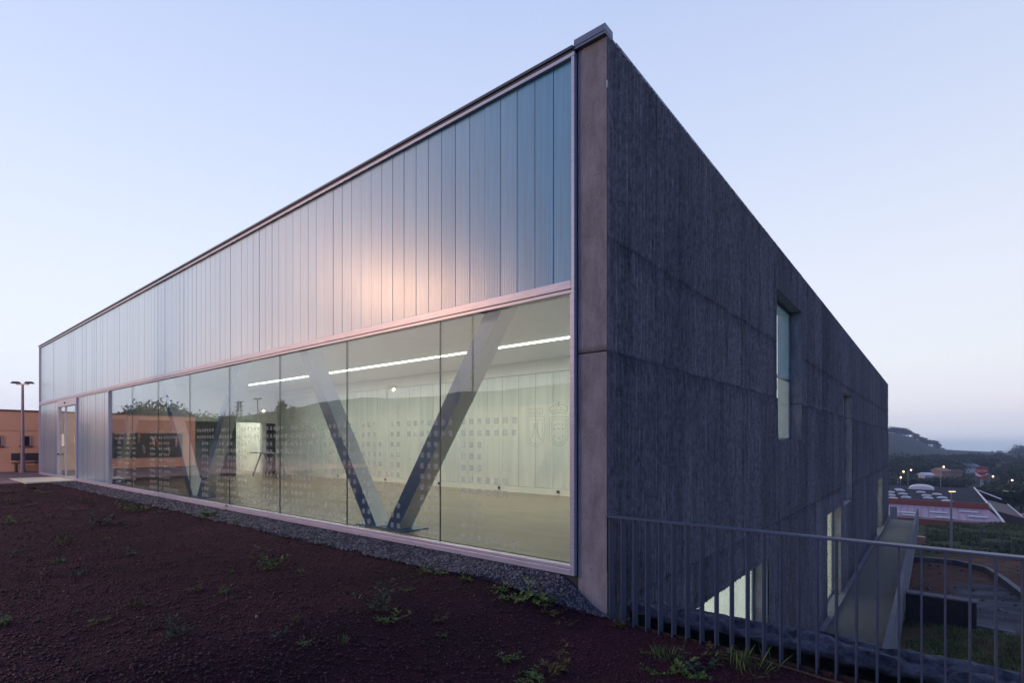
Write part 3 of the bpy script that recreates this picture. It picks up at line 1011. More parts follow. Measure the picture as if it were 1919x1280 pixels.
weed(965, 1124, 50, 'flat', 'weed', 'flat weed mat joining the leafy clump by the concrete corner on its left')
weed(1035, 1152, 32, 'bush', 'weeddry', 'yellowish weed just below the leafy clump by the concrete corner')
weed(255, 957, 46, 'flat', 'weed', 'wide bright green weed patch near the gravel below the mural reflection')
weed(385, 972, 46, 'flat', 'weed', 'wide green weed patch touching the gravel below the left V column')
weed(190, 985, 36, 'bush', 'weedblue', 'grey-green weed with a dry stalk left of the wide weed patch', tall=1.2)
weed(152, 1075, 34, 'grass', 'weedblue', 'dull grey-green grass tuft on the soil at lower left')
weed(118, 1020, 44, 'grass', 'weeddry', 'straggling yellowish grass tuft at left, below the pavement edge')
weed(14, 1170, 40, 'bush', 'weed', 'green weed cut by the left picture edge')
weed(328, 1196, 42, 'bush', 'weedblue', 'pale grey weed standing in the lower left bare soil', tall=1.5)
weed(952, 1232, 42, 'flat', 'weed', 'small green weed alone in the bottom middle of the soil')
weed(1012, 1272, 70, 'flat', 'weed', 'broad low weed cut by the bottom edge of the picture')
weed(1045, 1262, 50, 'bush', 'weeddry', 'dry stalked weed rising from the broad low weed at the bottom edge', tall=1.3)
weed(1250, 1238, 56, 'grass', 'weed', 'grassy weed clump in front of the railing, leftmost of the row')
weed(1262, 1258, 60, 'flat', 'weed', 'broad leafed weed in front of the railing, nearest the bottom edge')
weed(1322, 1256, 62, 'flat', 'weedblue', 'grey-green broad leafed weed in front of the railing')
weed(1412, 1262, 80, 'grass', 'weed', 'thick grass clump at the foot of the railing bars')
weed(1300, 1276, 60, 'flat', 'weed', 'weed half cut off by the bottom edge, before the grey-green one')
weed(1345, 1235, 40, 'bush', 'weeddry', 'thin dry weed close to the railing foot')
for (u, v, s, k, m_) in [(15, 925, 24, 'flat', 'weeddry'), (60, 918, 30, 'flat', 'weeddry'), (85, 925, 22, 'flat', 'weed'), (20, 945, 24, 'flat', 'weeddry'), (52, 950, 20, 'flat', 'weeddry'),
        (160, 943, 26, 'grass', 'weeddry'), (145, 958, 24, 'flat', 'weeddry'), (15, 983, 26, 'bush', 'weed'), (48, 980, 20, 'flat', 'weeddry'), (110, 970, 24, 'flat', 'weeddry'),
        (228, 985, 24, 'grass', 'weedblue'), (208, 972, 20, 'flat', 'weeddry'), (28, 1036, 20, 'flat', 'weedblue'), (122, 1052, 30, 'flat', 'weed'), (240, 1042, 26, 'bush', 'weedblue'),
        (200, 1010, 16, 'flat', 'weeddry'), (305, 962, 20, 'flat', 'weed'), (447, 984, 20, 'bush', 'weed'), (568, 1073, 24, 'flat', 'weed'), (440, 1073, 20, 'flat', 'weed'),
        (416, 1112, 24, 'bush', 'weed'), (372, 1108, 28, 'bush', 'weeddry'), (258, 1137, 36, 'grass', 'weeddry'), (195, 1165, 36, 'flat', 'weeddry'), (558, 1166, 28, 'grass', 'weeddry'),
        (528, 1194, 28, 'flat', 'weedblue'), (562, 1213, 28, 'flat', 'weed'), (760, 1108, 22, 'flat', 'weed'), (820, 1165, 26, 'flat', 'weeddry'), (828, 1190, 22, 'flat', 'weed'),
        (878, 1085, 26, 'bush', 'weed'), (1062, 1172, 26, 'flat', 'weeddry'), (1158, 1175, 28, 'bush', 'weeddry'), (1210, 1225, 24, 'flat', 'weed'), (1225, 1262, 30, 'flat', 'weed'),
        (643, 1205, 26, 'grass', 'weed'), (790, 1075, 20, 'flat', 'weeddry')]:
    weed(u, v, s, k, m_)
# spiky plants growing in the trench
for (x, y, z, s, lab) in ((1.52, .22, -.42, .38, 'dark spiky plant growing from the trench, left of two'), (1.72, .24, -.40, .46, 'dark spiky plant growing from the trench, right of two')):
    o = weed_mesh('spiky', int(x * 100)).build('spiky_plant', 'leafB')
    o.location = (x, y, z); o.scale = (s * .55, s * .55, s)
    tag(o, lab, 'plant', 'spiky plants behind the railing')

# ================================================================== ORANGE BUILDING AND STREET LAMPS, LEFT
ob = thing('orange_building', 'low orange rendered building with small dark windows beyond the left end of the glass hall', 'building', (-32.3, 0, .375))
WX = -32.3
mb = MB()
mb.box(-14, 0, -7.6, 30, 0, 2.95)
mb.build('wall', 'orange', ob)
mb = MB().box(-14.05, .05, -7.65, 30.05, 2.952, 3.03)
mb.build('roof_coping', 'orangetop', ob)
mb = MB().box(.0, .012, -7.5, 30, 2.0, 2.012)
mb.build('render_joint', 'orangetop', ob)
def small_window(y0, y1, z0, z1):
    f = MB()
    f.box(.0, .05, y0 - .06, y1 + .06, z1, z1 + .05); f.box(.0, .05, y0 - .06, y0, z0, z1); f.box(.0, .05, y1, y1 + .06, z0, z1)
    w_ = f.build('window', 'pinkframe', ob)
    MB().box(.004, .02, y0, y1, z0, z1).build('pane', 'darkpane', w_)
    MB().box(.0, .09, y0 - .1, y1 + .1, z0 - .07, z0 - .002).build('sill', 'orangetop', w_)
for yy in (-1.35, .05):
    pass
def wall_y(u):
    r = (u - 960) / FPX      # where a line of sight meets the plane of the orange wall
    a = 32.3
    return (r * (5.5 + .629 * a) - (1.0 - .777 * a)) / (.629 - .777 * r)
ya, yb = wall_y(41), wall_y(56)
small_window(ya, yb, 1.27, 1.72)
ya, yb = wall_y(-14), wall_y(2)
small_window(ya, yb, 1.27, 1.72)
mu = MB().box(.0, .03, -6.9, -2.2, .55, 1.95).build('mural', 'mural', ob)
mb = MB()
rm = random.Random(3)
for k in range(11):
    y = -6.5 + k * .38 + rm.uniform(-.1, .1); z = rm.uniform(.75, 1.5)
    a = rm.uniform(-.7, .7)
    pts = [(.034 + .0004 * k, y, z), (.034 + .0004 * k, y + .1 * math.sin(a), z + rm.uniform(.2, .45)), (.034 + .0004 * k, y + .25 * a, z + rm.uniform(.45, .6))]
    mb.tube(pts, [.05, .075, .03], 5, k % 3)
mb.build('painted_shape', ['orange', 'pinkframe', 'planter'], mu)
bench = thing('bench', 'dark wooden bench against the orange wall behind the lamp post', 'bench', (-31.75, wall_y(66), .375))
MB().box(-.22, .22, -.9, .9, .40, .45).build('seat', 'darkmetal', bench)
MB().box(-.26, -.21, -.9, .9, .55, .90).build('backrest', 'darkmetal', bench)
for s in (-.75, .75):
    MB().box(-.25, .2, s - .03, s + .03, 0, .398).build('leg', 'darkmetal', bench)

def double_lamp(loc, h, rz, label):
    t = thing('street_lamp', label, 'street lamp', loc, rz, 'street lamps around the glass hall')
    mb = MB(); mb.tube([(0, 0, 0), (0, 0, .12)], .13, 10); mb.tube([(0, 0, .12), (0, 0, h * .5), (0, 0, h)], [.085, .065, .045], 10)
    mb.build('pole', 'lamppole', t, smooth=False)
    mb = MB(); mb.box(-.26, .26, -.03, .03, h, h + .045); mb.build('crossbar', 'whitetrim', t)
    for s in (-1, 1):
        m = MB()
        x0, x1 = s * .12, s * .46
        lo = [(min(x0, x1), -.11, h + .06), (max(x0, x1), -.11, h + .06), (max(x0, x1), .11, h + .06), (min(x0, x1), .11, h + .06)]
        xa_, xb_ = min(x0, x1) + .06, max(x0, x1) - .06
        hi = [(xa_, -.07, h + .155), (xb_, -.07, h + .155), (xb_, .07, h + .155), (xa_, .07, h + .155)]
        m.hexa(lo, hi); m.build('lamp_head', 'darkmetal', t)
    return t
p = sight(43, 880, 24.6)
double_lamp((p.x, p.y, .375), 4.15, YAW + .1, 'unlit lamp post with two dark heads standing before the orange building')
p = mirrored(483, 880, 52)
double_lamp((p.x, p.y, -.16), 6.2, -.4, 'twin headed lamp post standing across the soil from the glass front')

def arm_lamp(loc, h, arm, rz, label, bulb='bulb', group='street lamps around the glass hall', power=0, r=.07):
    t = thing('street_lamp', label, 'street lamp', loc, rz, group)
    mb = MB()
    mb.tube([(0, 0, 0), (0, 0, h * .6), (0, 0, h)], [r, r * .8, r * .6], 8)
    mb.build('pole', 'pole', t)
    mb = MB()
    mb.tube([(0, 0, h * .99), (arm * .35, 0, h + .38), (arm, 0, h + .45)], r * .45, 6)
    mb.build('arm', 'pole', t)
    m = MB()
    m.hexa([(arm - .1, -.12, h + .40), (arm + .5, -.12, h + .40), (arm + .5, .12, h + .40), (arm - .1, .12, h + .40)],
           [(arm - .05, -.07, h + .53), (arm + .42, -.07, h + .53), (arm + .42, .07, h + .53), (arm - .05, .07, h + .53)])
    m.build('lamp_head', 'grey', t)
    m = MB(); m.box(arm, arm + .40, -.09, .09, h + .35, h + .398)
    m.build('bulb', bulb, t)
    if power:
        ld = bpy.data.lights.new('sodium_light', 'POINT')
        ld.energy = power; ld.color = (1, .54, .28); ld.shadow_soft_size = .05
        lo = bpy.data.objects.new('sodium_light', ld); COL.objects.link(lo)
        lo.parent = t; lo.location = (arm + .2, 0, h + .28)
    return t
def lamp_at(pos_lamp, h_over, toward, label, power):
    # pole stands one arm's length beside the lantern
    arm = 1.5
    a = math.atan2(toward[1], toward[0])
    base = (pos_lamp.x - math.cos(a) * (arm + .2), pos_lamp.y - math.sin(a) * (arm + .2), -.16)
    return arm_lamp(base, pos_lamp.z + .16 - .28, arm, a, label, power=power)
LP0 = mirrored(826, 562, 25)
lamp_at(LP0, 0, (-.35, .94), 'tall lit orange street lamp standing nearest the glass front across the soil', 2500)
LP1 = mirrored(738, 730, 36)
lamp_at(LP1, 0, (-.6, -.8), 'lit orange street lamp on a curved arm facing the middle of the glass front', 4300)
LP2 = mirrored(494, 770, 62)
lamp_at(LP2, 0, (-.7, -.7), 'lit orange street lamp on a curved arm, farthest from the glass front', 1200)

# ================================================================== LOWER GROUND AND VALLEY
DT = np.array([(-50, -5.9), (0, -5.9), (13, -6.0), (16, -6.15), (25, -7.2), (32, -7.75), (40, -8.65), (50, -9.55), (60, -10.3), (68, -10.75), (73, -12.5), (78, -14.6), (90, -15.5), (140, -16.5), (300, -15.0), (420, -14.0), (5000, -14.0)])
CREST = np.array([(-3.0, 20.), (0.0, 20.), (.55, 15.), (.70, 12.), (.725, 11.2), (.75, 9.), (.77, 5.), (.797, -3.5), (.8166, -9.), (.84, -11.), (.912, -13.5), (.98, -15.), (1.3, -9.), (3., 4.)])
def low_z(x, y):
    d = eye_depth(x, y)
    z = float(np.interp(d, DT[:, 0], DT[:, 1]))
    if d > 350:
        r = eye_lat(x, y) / d
        c = float(np.interp(r, CREST[:, 0], CREST[:, 1])) * 1.0
        t = min(1, (d - 350) / 330.); t = t * t * (3 - 2 * t)
        z = z + (c - z) * t
        if d > 700:
            z -= (d - 700) * .06
    n = noise.noise((x * .13, y * .13, 0)) * .25 + noise.noise((x * .5, y * .5, 4)) * .12
    if 38 < d < 70:
        n += noise.noise((x * .22, y * .22, 9)) * .35
    if d > 100: n += noise.noise((x * .012, y * .012, 2)) * .7 * min(1, (d - 100) / 200)
    return CZ + z + n
def terrain():
    ys = np.concatenate([np.arange(.95, 44, .55), 44 * 1.0245 ** np.arange(0, 128)])
    V, C = [], []
    nx = 150
    for y in ys:
        s = min(1, max(0, (y - 43.4) / 6))
        x0 = max(-.15 - s * (y * 1.1), -800)
        x1 = min(8 + y * 2.2, 960)
        for k in range(nx):
            t = k / (nx - 1)
            t = t * .35 + .65 * t * t if y < 44 else t
            x = x0 + (x1 - x0) * t
            V.append((x, y, low_z(x, y)))
            d = eye_depth(x, y); r = eye_lat(x, y) / d if d > 1 else 2
            w1 = noise.noise((x * .35, y * .35, 1)) * 2.5
            dirt = 1. if 19.5 < d + w1 < 37 else 0.
            track = 1. if (14.5 < d + w1 * .3 < 26.5 and x > 3.4 + w1 * .15 and (d > 17.0 + w1 * .3)) else 0.
            if d < 19.5: dirt = .35 + .5 * noise.noise((x * .6, y * .6, 6))
            hill = min(1, max(0, (d - 90) / 60))
            C.append((max(0, min(1, dirt)), track, hill, 1))
    V = np.array(V); ny = len(ys)
    i, j = np.meshgrid(np.arange(nx - 1), np.arange(ny - 1)); a = (j * nx + i).ravel()
    F = np.stack([a, a + 1, a + nx + 1, a + nx], 1)
    o = np_mesh('terrain', V, F, 'terrain', smooth=True)
    ca = o.data.color_attributes.new('kind', 'FLOAT_COLOR', 'POINT')
    ca.data.foreach_set('color', np.array(C, dtype=np.float32).ravel())
    return o
tag(terrain(), kind='structure')
def on_land(u, v, d0=10, d1=900):
    lo, hi = d0, d1
    st = 160
    prev = d0
    for k in range(1, st + 1):
        d = d0 * (d1 / d0) ** (k / st)
        p = sight(u, v, d)
        if p.z <= low_z(p.x, p.y):
            lo, hi = prev, d
            break
        prev = d
    for _ in range(20):
        m_ = (lo + hi) / 2
        p = sight(u, v, m_)
        if p.z > low_z(p.x, p.y): lo = m_
        else: hi = m_
    p = sight(u, v, lo)
    return Vector((p.x, p.y, low_z(p.x, p.y))), lo
def land(u, d):
    p = from_eye((u - 960) / FPX * d, d, 0)
    return Vector((p.x, p.y, low_z(p.x, p.y)))

# dark stone wall beside the walkway
sw = thing('stone_wall', 'low dark stone wall with pale top beside the concrete walkway', 'wall', (2.8, 18.5, CZ - 7.2))
mb = MB()
nx, nz = 30, 12
mb.box(-.9, 1.0, -.2, .22, 0, 1.78)
mb.build('wall_body', 'stone', sw, bevel=.05)
MB().box(-.9, 1.03, -.22, .26, 1.782, 1.85).build('coping', 'stonetop', sw, bevel=.02)
# long low concrete wall beyond the dirt
def low_wall(pts, h, name, label):
    m = MB()
    for (a, b) in zip(pts[:-1], pts[1:]):
        d = (b - a); nrm = Vector((-d.y, d.x, 0)).normalized() * .12
        lo = [tuple(a - nrm + Vector((0, 0, -.6))), tuple(b - nrm + Vector((0, 0, -.6))), tuple(b + nrm + Vector((0, 0, -.6))), tuple(a + nrm + Vector((0, 0, -.6)))]
        hi = [tuple(a - nrm + Vector((0, 0, h))), tuple(b - nrm + Vector((0, 0, h))), tuple(b + nrm + Vector((0, 0, h))), tuple(a + nrm + Vector((0, 0, h)))]
        m.hexa(lo, hi)
    return tag(m.build(name, 'concrete'), label, 'wall')
wp = [on_land(u, v)[0] for (u, v) in ((1700, 1050), (1790, 1058), (1850, 1072), (1880, 1092), (1925, 1128))]
low_wall(wp, .28, 'concrete_kerb_wall', 'low grey concrete wall bending down beyond the red dirt')
p, d = on_land(1862, 1180)
mb = MB().box(-.55, .55, -.14, .14, -.05, .05)
o = mb.build('concrete_slab', 'stonetop'); o.location = p; o.rotation_euler = (0, 0, -.1)
tag(o, 'pale broken slab lying flat on the grey track', 'slab')
p, d = on_land(1723, 1030)
pl = thing('crate', 'pale orange slatted crate on a stand at the edge of the grass, beside the walkway', 'crate', p + Vector((-.2, 0, 0)))
MB().box(-.6, .6, -.4, .4, .55, 1.1).build('crate_box', 'planter', pl)
for s in (-.45, .45):
    MB().box(s - .05, s + .05, -.3, .3, 0, .548).build('leg', 'wirepost', pl)
# stones on the dirt
P, S = [], []
for _ in range(420):
    u, dd = random.uniform(1690, 1960), random.uniform(18, 37)
    p = land(u, dd); 
    if p.x < 2.2: continue
    s = .02 + .10 * random.random() ** 5
    P.append((p.x, p.y, p.z + s * .2)); S.append(s)
tag(stones('rubble', np.array(P), np.array(S), 'pebble', rng.random(len(P)) * .7 + .25), 'pale rubble stones strewn over the red dirt', 'rubble', kind='stuff')
# grass on slope and mound
def grass_blades(name, label, regions, mat):
    m = MB()
    for (u0, u1, d0, d1, n_, h0, h1) in regions:
        for _ in range(n_):
            u = random.uniform(u0, u1); dd = random.uniform(d0, d1)
            p = land(u, dd)
            if p.x < 1.95: continue
            if noise.noise((p.x * .35, p.y * .35, 1)) < -.12: continue
            for b in range(3):
                a = random.uniform(0, 6.28); h = random.uniform(h0, h1)
                q = p + Vector((random.gauss(0, .1), random.gauss(0, .1), -.03))
                dv = Vector((math.cos(a) * .45, math.sin(a) * .45, 1)) * h
                s = Vector((-math.sin(a), math.cos(a), 0)) * h * .10
                m.add([tuple(q - s), tuple(q + s), tuple(q + dv)], [(0, 1, 2)], 0, random.random())
    return tag(m.build(name, mat), label, 'grass', kind='stuff')
grass_blades('slope_grass', 'green grass growing on the slope below the rock wall', [(1690, 1990, 12, 18.5, 3200, .05, .17)], 'weed')
grass_blades('mound_grass', 'rough dry grass covering the mound before the warehouse', [(1690, 1990, 40, 71, 7000, .15, .42)], 'leafB')

# wire fence on the mound
wf = thing('wire_fence', 'sagging wire fence on thin posts in front of the grassy mound', 'fence')
posts = []
for (u, v, hpx, lean) in ((1738, 1024, 36, 0), (1824, 1036, 20, 0), (1837, 1040, 50, .05), (1861, 1040, 24, 0), (1880, 1040, 46, -.12), (1895, 1040, 24, .02), (1925, 1040, 50, -.2)):
    p, d = on_land(u, v)
    h = hpx / FPX * d
    MB().tube([tuple(p), tuple(p + Vector((lean, 0, h)))], .055, 6).build('post', 'wirepost', wf)
    posts.append((p, h))
mb = MB()
for k in range(len(posts) - 1):
    (a, ha), (b, hb) = posts[k], posts[k + 1]
    if k == 0: continue
    for t in (.45, .85):
        mb.tube([tuple(a + Vector((0, 0, .9 * t * 1.1))), tuple((a + b) / 2 + Vector((0, 0, .85 * t * 1.1))), tuple(b + Vector((0, 0, .9 * t * 1.1)))], .018, 4)
mb.build('wire', 'wirepost', wf)

# warehouse
ZR = CZ - 9.85
wh = thing('warehouse', 'large dark roofed warehouse with pink lean-to, red fascia and domed skylights', 'warehouse', (0, 0, 0))
X0w, X1w, Y0w, Y1w = -70., 9.2, 105.6, 141.
mb = MB(); mb.box(X0w, X1w, Y0w, Y1w, CZ - 16.5, ZR - .9); mb.build('wall', 'redtrim', wh)
mb = MB(); mb.hexa([(X0w, Y0w + .02, ZR - .85), (X1w, Y0w + .02, ZR - .85), (X1w, Y1w, ZR - .85), (X0w, Y1w, ZR - .85)], [(X0w, Y0w + .02, ZR), (X1w, Y0w + .02, ZR), (X1w, Y1w, ZR + .05), (X0w, Y1w, ZR + .05)])
roof = mb.build('roof', 'roofdark', wh)
mb = MB(); mb.box(X0w, X1w + .1, Y0w - .35, Y0w, ZR - .80, ZR + .12); mb.build('fascia', 'redtrim', wh)
ZL0 = CZ - 11.75
mb = MB()
mb.hexa([(X0w, 98, ZL0 - .3), (10.6, 98, ZL0 - .3), (9.4, Y0w - .4, ZR - 1.2), (X0w, Y0w - .4, ZR - 1.2)], [(X0w, 98, ZL0), (10.6, 98, ZL0), (9.4, Y0w - .4, ZR - .82), (X0w, Y0w - .4, ZR - .82)])
lean = mb.build('lean_to_roof', 'roofpink', wh)
mb = MB()
for k in range(90):
    x = X0w + k * .9
    if x < 9.2:
        mb.add([(x, 98.02, ZL0 + .0), (x + .06, 98.02, ZL0 + .0), (x + .06, Y0w - .42, ZR - .80), (x, Y0w - .42, ZR - .80), (x + .03, 98.02, ZL0 + .07), (x + .03, Y0w - .42, ZR - .73)], [(0, 4, 5, 3), (4, 1, 2, 5)])
mb.build('seam', 'roofpink', lean)
mb = MB(); mb.box(X0w, 10.4, 98.1, 98.4, CZ - 16.5, ZL0 - .32); mb.build('front_wall', 'redtrim', wh)
mb = MB()
mb.tube([(10.6, 97.9, ZL0 + .1), (9.45, Y0w - .3, ZR + .15)], .16, 4); mb.tube([(9.3, Y0w - .3, ZR + .15), (9.3, Y1w, ZR + .2)], .16, 4)
mb.build('verge', 'whitetrim', wh)
# side aisle with red roof and upper block at the right
mb = MB()
mb.hexa([(9.6, 107, CZ - 16.5), (13.4, 107, CZ - 16.5), (13.4, 128, CZ - 16.5), (9.6, 128, CZ - 16.5)], [(9.6, 107, ZR - .9), (13.4, 107, ZR - 1.9), (13.4, 128, ZR - 1.9), (9.6, 128, ZR - .9)])
mb.build('side_roof', 'redroof', wh)
mb = MB()
mb.tube([(13.4, 107, ZR - 1.8), (13.4, 128, ZR - 1.8)], .14, 4)
mb.tube([(12.5, 128, ZR - .9), (9.6, 141, ZR - .2)], .14, 4)
mb.build('gutter', 'whitetrim', wh)
mb = MB()
mb.hexa([(-40, 142, CZ - 16), (15.5, 142, CZ - 16), (13, 158, CZ - 16), (-40, 158, CZ - 16)], [(-40, 142, ZR - .2), (15.5, 142, ZR - .5), (13, 158, ZR - 1.5), (-40, 158, ZR - 1.3)])
mb.build('rear_roof', 'roofdark', wh)
mb = MB(); mb.tube([(15.5, 142, ZR - .38), (13, 158, ZR - 1.38)], .18, 4); mb.build('rear_verge', 'whitetrim', wh)
def roof_spot(u, v):
    d = (CZ - ZR) * FPX / (v - 828)
    return sight(u, v, d)
sky_px = [(470, 1022), (545, 1067), (565, 1100), (630, 1148), (685, 1050), (755, 1097), (820, 1140), (902, 1192), (68, 1062), (92, 1102), (115, 1150), (230, 1045), (272, 1090), (330, 1152), (175, 985), (200, 1000), (62, 1022)]
first = None
for (a, b) in sky_px:
    p = roof_spot(1660 + a / 7.11, 780 + b / 7.11)
    if not (X0w < p.x < X1w and Y0w + .5 < p.y < Y1w): continue
    if first is None:
        m = MB()
        N_ = 8
        vs, fs = [], []
        for e in (-.45, .45):
            for k in range(N_ + 1):
                t = math.pi * k / N_
                vs.append((-.72 * math.cos(t), e, .20 * math.sin(t) + .05))
        for k in range(N_):
            fs.append((k, k + 1, N_ + 2 + k, N_ + 1 + k))
        fs.append(tuple(range(N_ + 1))); fs.append(tuple(range(2 * N_ + 1, N_, -1)))
        m.add(vs, fs)
        m.box(-.72, .72, -.45, .45, -.1, .058)
        first = m.build('skylight', 'skylight', roof)
        o = first
    else:
        o = first.copy(); COL.objects.link(o)
    o.location = (p.x, p.y, ZR + (p.y - Y0w) / 35.4 * .05 + .02)
for (a, b) in ((95, 12), (360, 10), (415, 57), (617, 5), (697, 50), (115, 70)):
    u, v = 1680 + a / 4.573, 960 + b / 4.573
    # meet the sloping lean-to roof
    best = None
    for y in np.linspace(98.2, Y0w - .6, 60):
        z = ZL0 + (y - 98) / (Y0w - .4 - 98) * (ZR - .82 - ZL0)
        d = (CZ - z) * FPX / (v - 828)
        q = sight(u, v, d)
        e = abs(q.y - y)
        if best is None or e < best[0]: best = (e, q.x, y, z)
    _, x, y, z = best
    MB().box(x - 1.1, x + 1.1, y - .35, y + .35, z + .05, z + .22).build('roof_light', 'skylight', lean)
# white vaulted roof behind
m = MB()
c = roof_spot(1727, 917); c.z = ZR
vs, fs = [], []
for e in (-3, 3):
    for k in range(13):
        t = math.pi * k / 12
        vs.append((c.x - 2.1 * math.cos(t), c.y + e, ZR + .1 + .75 * math.sin(t)))
for k in range(12): fs.append((k, k + 1, 14 + k, 13 + k))
fs.append(tuple(range(13))); fs.append(tuple(range(25, 12, -1)))
m.add(vs, fs); m.build('vault', 'whitetrim', wh)
p = sight(1675, 965, 76); MB().box(p.x - .4, p.x + .4, p.y - .4, p.y + .4, p.z - 2.2, p.z + 1.2).build('vent_box', 'grey', wh)
# red container beside the warehouse
p = land(1912, 84)
rc = thing('container', 'bright red container standing right of the warehouse', 'container', (p.x, p.y, p.z))
MB().box(-3.2, 5, -1.2, 1.2, .15, 3.3).build('container_box', 'redbox', rc, bevel=.04)
MB().box(-3.25, -3.2, -1.1, 1.1, .2, 3.2).build('container_door', 'redbox', rc)
mb = MB()
for k in range(14): mb.box(-3 + k * .56, -2.75 + k * .56, -1.24, -1.201, .3, 3.15)
mb.build('rib', 'redbox', rc)

# nearby lit lamp post on the mound, and the small lights of the valley
p, d = on_land(1783, 1034)
hz = d * (1034 - 921) / FPX
t = arm_lamp((p.x, p.y, p.z), hz - .40, -.12, YAW, 'tall pale lamp post with lit orange lantern on the grassy mound', 'bulb', 'lit street lamps in the valley', 0, .09)
valley = [(1854, 893, 190, 6.5, 'lit orange street lamp right of the red billboard'), (1890, 900, 200, 5.0, 'lit street lamp before the dark trees right of the billboard'),
          (1688, 884, 330, 7, 'lit street lamp low on the wooded slope, beside the concrete wall'), (1702, 881, 350, 6, 'small lit street lamp second from the concrete wall'),
          (1683, 895, 300, 8, 'pale lit street lamp nearest above the warehouse roof'), (1763, 875, 380, 7, 'lit street lamp above the orange roofed house'),
          (1917, 904, 180, 5, 'pale lit street lamp at the right picture edge'), (1847, 938, 150, 5, 'small white lamp at the right end of the warehouse')]
for (u, v, d, h, lab) in valley:
    d = min(d, 150) if u < 1800 else min(d, 128)
    p = sight(u, v, d)
    k = d / 190.
    g = low_z(p.x, p.y)
    h = max(3., p.z - g)
    t = arm_lamp((p.x, p.y, p.z - h - .4), h, .5, 0, lab, 'bulbpale', 'lit street lamps in the valley', 0, .10)
    bl = [c_ for c_ in t.children if c_.name.startswith('bulb')][0]
    bl.scale = (1, 1, 1)
    s = MB()
    rr = .0015 * d
    vs = [(OCT[q] * rr) for q in range(6)]
    me = bpy.data.meshes.new('bulb')
    import bmesh
    bm = bmesh.new(); bmesh.ops.create_icosphere(bm, subdivisions=2, radius=rr); 
    for vtx in bm.verts: vtx.co += Vector((.7, 0, h + .38))
    bm.to_mesh(me); bm.free(); me.materials.append(MAT['bulbpale'])
    bl.data = me
    if u == 1917:
        pass

# red billboard on a thick pole
D_ = 175.
p = sight(1841, 898, D_)
bb = thing('billboard', 'square red billboard with white script and wave on a thick pale pole', 'billboard', (p.x, p.y, p.z - 8), YAW - .82)
k = D_ / FPX
zb = 8.3
MB().box(-9 * k, 8 * k, -.9, .9, zb, zb + 20 * k).build('sign_box', 'redbox', bb)
MB().box(-9.3 * k, 8.3 * k, -.96, .93, zb + 20 * k, zb + 21.2 * k).build('sign_rim', 'redtrim', bb)
mb = MB()
for i_ in range(16):
    a = -9 * k + i_ * 17 * k / 16; b = a + 17 * k / 16
    fz = lambda x: zb + (6.2 + 2.2 * math.sin((x / k + 9) / 17 * 5.2 + 2.2)) * k
    wz = lambda x: (1.6 + 1.2 * math.cos((x / k + 9) / 17 * 4.5)) * k
    mb.add([(a, -.91, fz(a) - wz(a)), (b, -.91, fz(b) - wz(b)), (b, -.91, fz(b) + wz(b)), (a, -.91, fz(a) + wz(a))], [(0, 1, 2, 3)])
mb.build('white_wave', 'signwhite', bb)
cu = bpy.data.curves.new('lettering', 'FONT'); cu.body = 'Coca-Cola'; cu.size = 4.6 * k * .9; cu.shear = .25; cu.align_x = 'CENTER'; cu.extrude = .01
cu.materials.append(MAT['signwhite'])
lt = bpy.data.objects.new('lettering', cu); COL.objects.link(lt); lt.parent = bb
lt.location = (-.5 * k, -.93, zb + 12 * k); lt.rotation_euler = (R(90), 0, R(0)); lt.scale = (.82, 1.7, 1)
bpy.context.view_layer.update()
me_ = bpy.data.meshes.new_from_object(lt.evaluated_get(bpy.context.evaluated_depsgraph_get()))
lo_ = bpy.data.objects.new('lettering', me_); COL.objects.link(lo_); lo_.parent = bb; lo_.location = lt.location; lo_.rotation_euler = lt.rotation_euler; lo_.scale = lt.scale
bpy.data.objects.remove(lt)
mb = MB(); mb.tube([(0, 0, -12), (0, 0, zb)], 2.3 * k, 12); mb.build('pole', 'pole', bb, smooth=True)

# houses of the valley
def house(u, v, d, w, dp, h, roofm, wallm, label, rz=0):
    p = sight(u, v, d)
    t = thing('house', label, 'house', (p.x, p.y, p.z), YAW + rz, 'houses among the valley trees')
    MB().box(-w / 2, w / 2, -dp / 2, dp / 2, -2.2, h).build('wall', wallm, t)
    m = MB()
    m.add([(-w / 2 - .4, -dp / 2 - .5, h), (w / 2 + .4, -dp / 2 - .5, h), (w / 2 + .4, dp / 2 + .5, h), (-w / 2 - .4, dp / 2 + .5, h), (-w / 2 - .4, 0, h + dp * .28), (w / 2 + .4, 0, h + dp * .28)],
          [(0, 1, 5, 4), (2, 3, 4, 5), (0, 4, 3), (1, 2, 5), (3, 2, 1, 0)])
    m.build('roof', roofm, t)
    return t
house(1763, 889, 196, 3.6, 4, 1.3, 'planter', 'planter', 'small orange walled house among the valley trees', .2)
house(1784, 889, 204, 5.0, 4, .9, 'redroof', 'planter', 'red roofed house right of the small orange one', -.2)
house(1735, 893, 180, 2.8, 3, .5, 'whitetrim', 'whitetrim', 'small white roofed shed among the dark valley trees', 0)
house(1815, 877, 235, 7, 4, .8, 'grey', 'whitetrim', 'long pale blue roofed house left of the billboard', .3)
house(1893, 878, 240, 8, 5, 1.8, 'redroof', 'concrete', 'pale house under the tiered pine right of the billboard', 0)
# road bridge beyond the billboard
mb = MB()
a, b = sight(1853, 888, 230), sight(2010, 894, 215)
dv = Vector((b.x - a.x, b.y - a.y, 0)).normalized(); nv = Vector((-dv.y, dv.x, 0)) * 4
q = [a - nv, b - nv, b + nv, a + nv]
mb.hexa([tuple(x + Vector((0, 0, -1.3))) for x in q], [tuple(x + Vector((0, 0, 0))) for x in q])
tag(mb.build('road_bridge', 'concrete'), 'pale blue-grey road bridge crossing the valley right of the billboard', 'bridge')

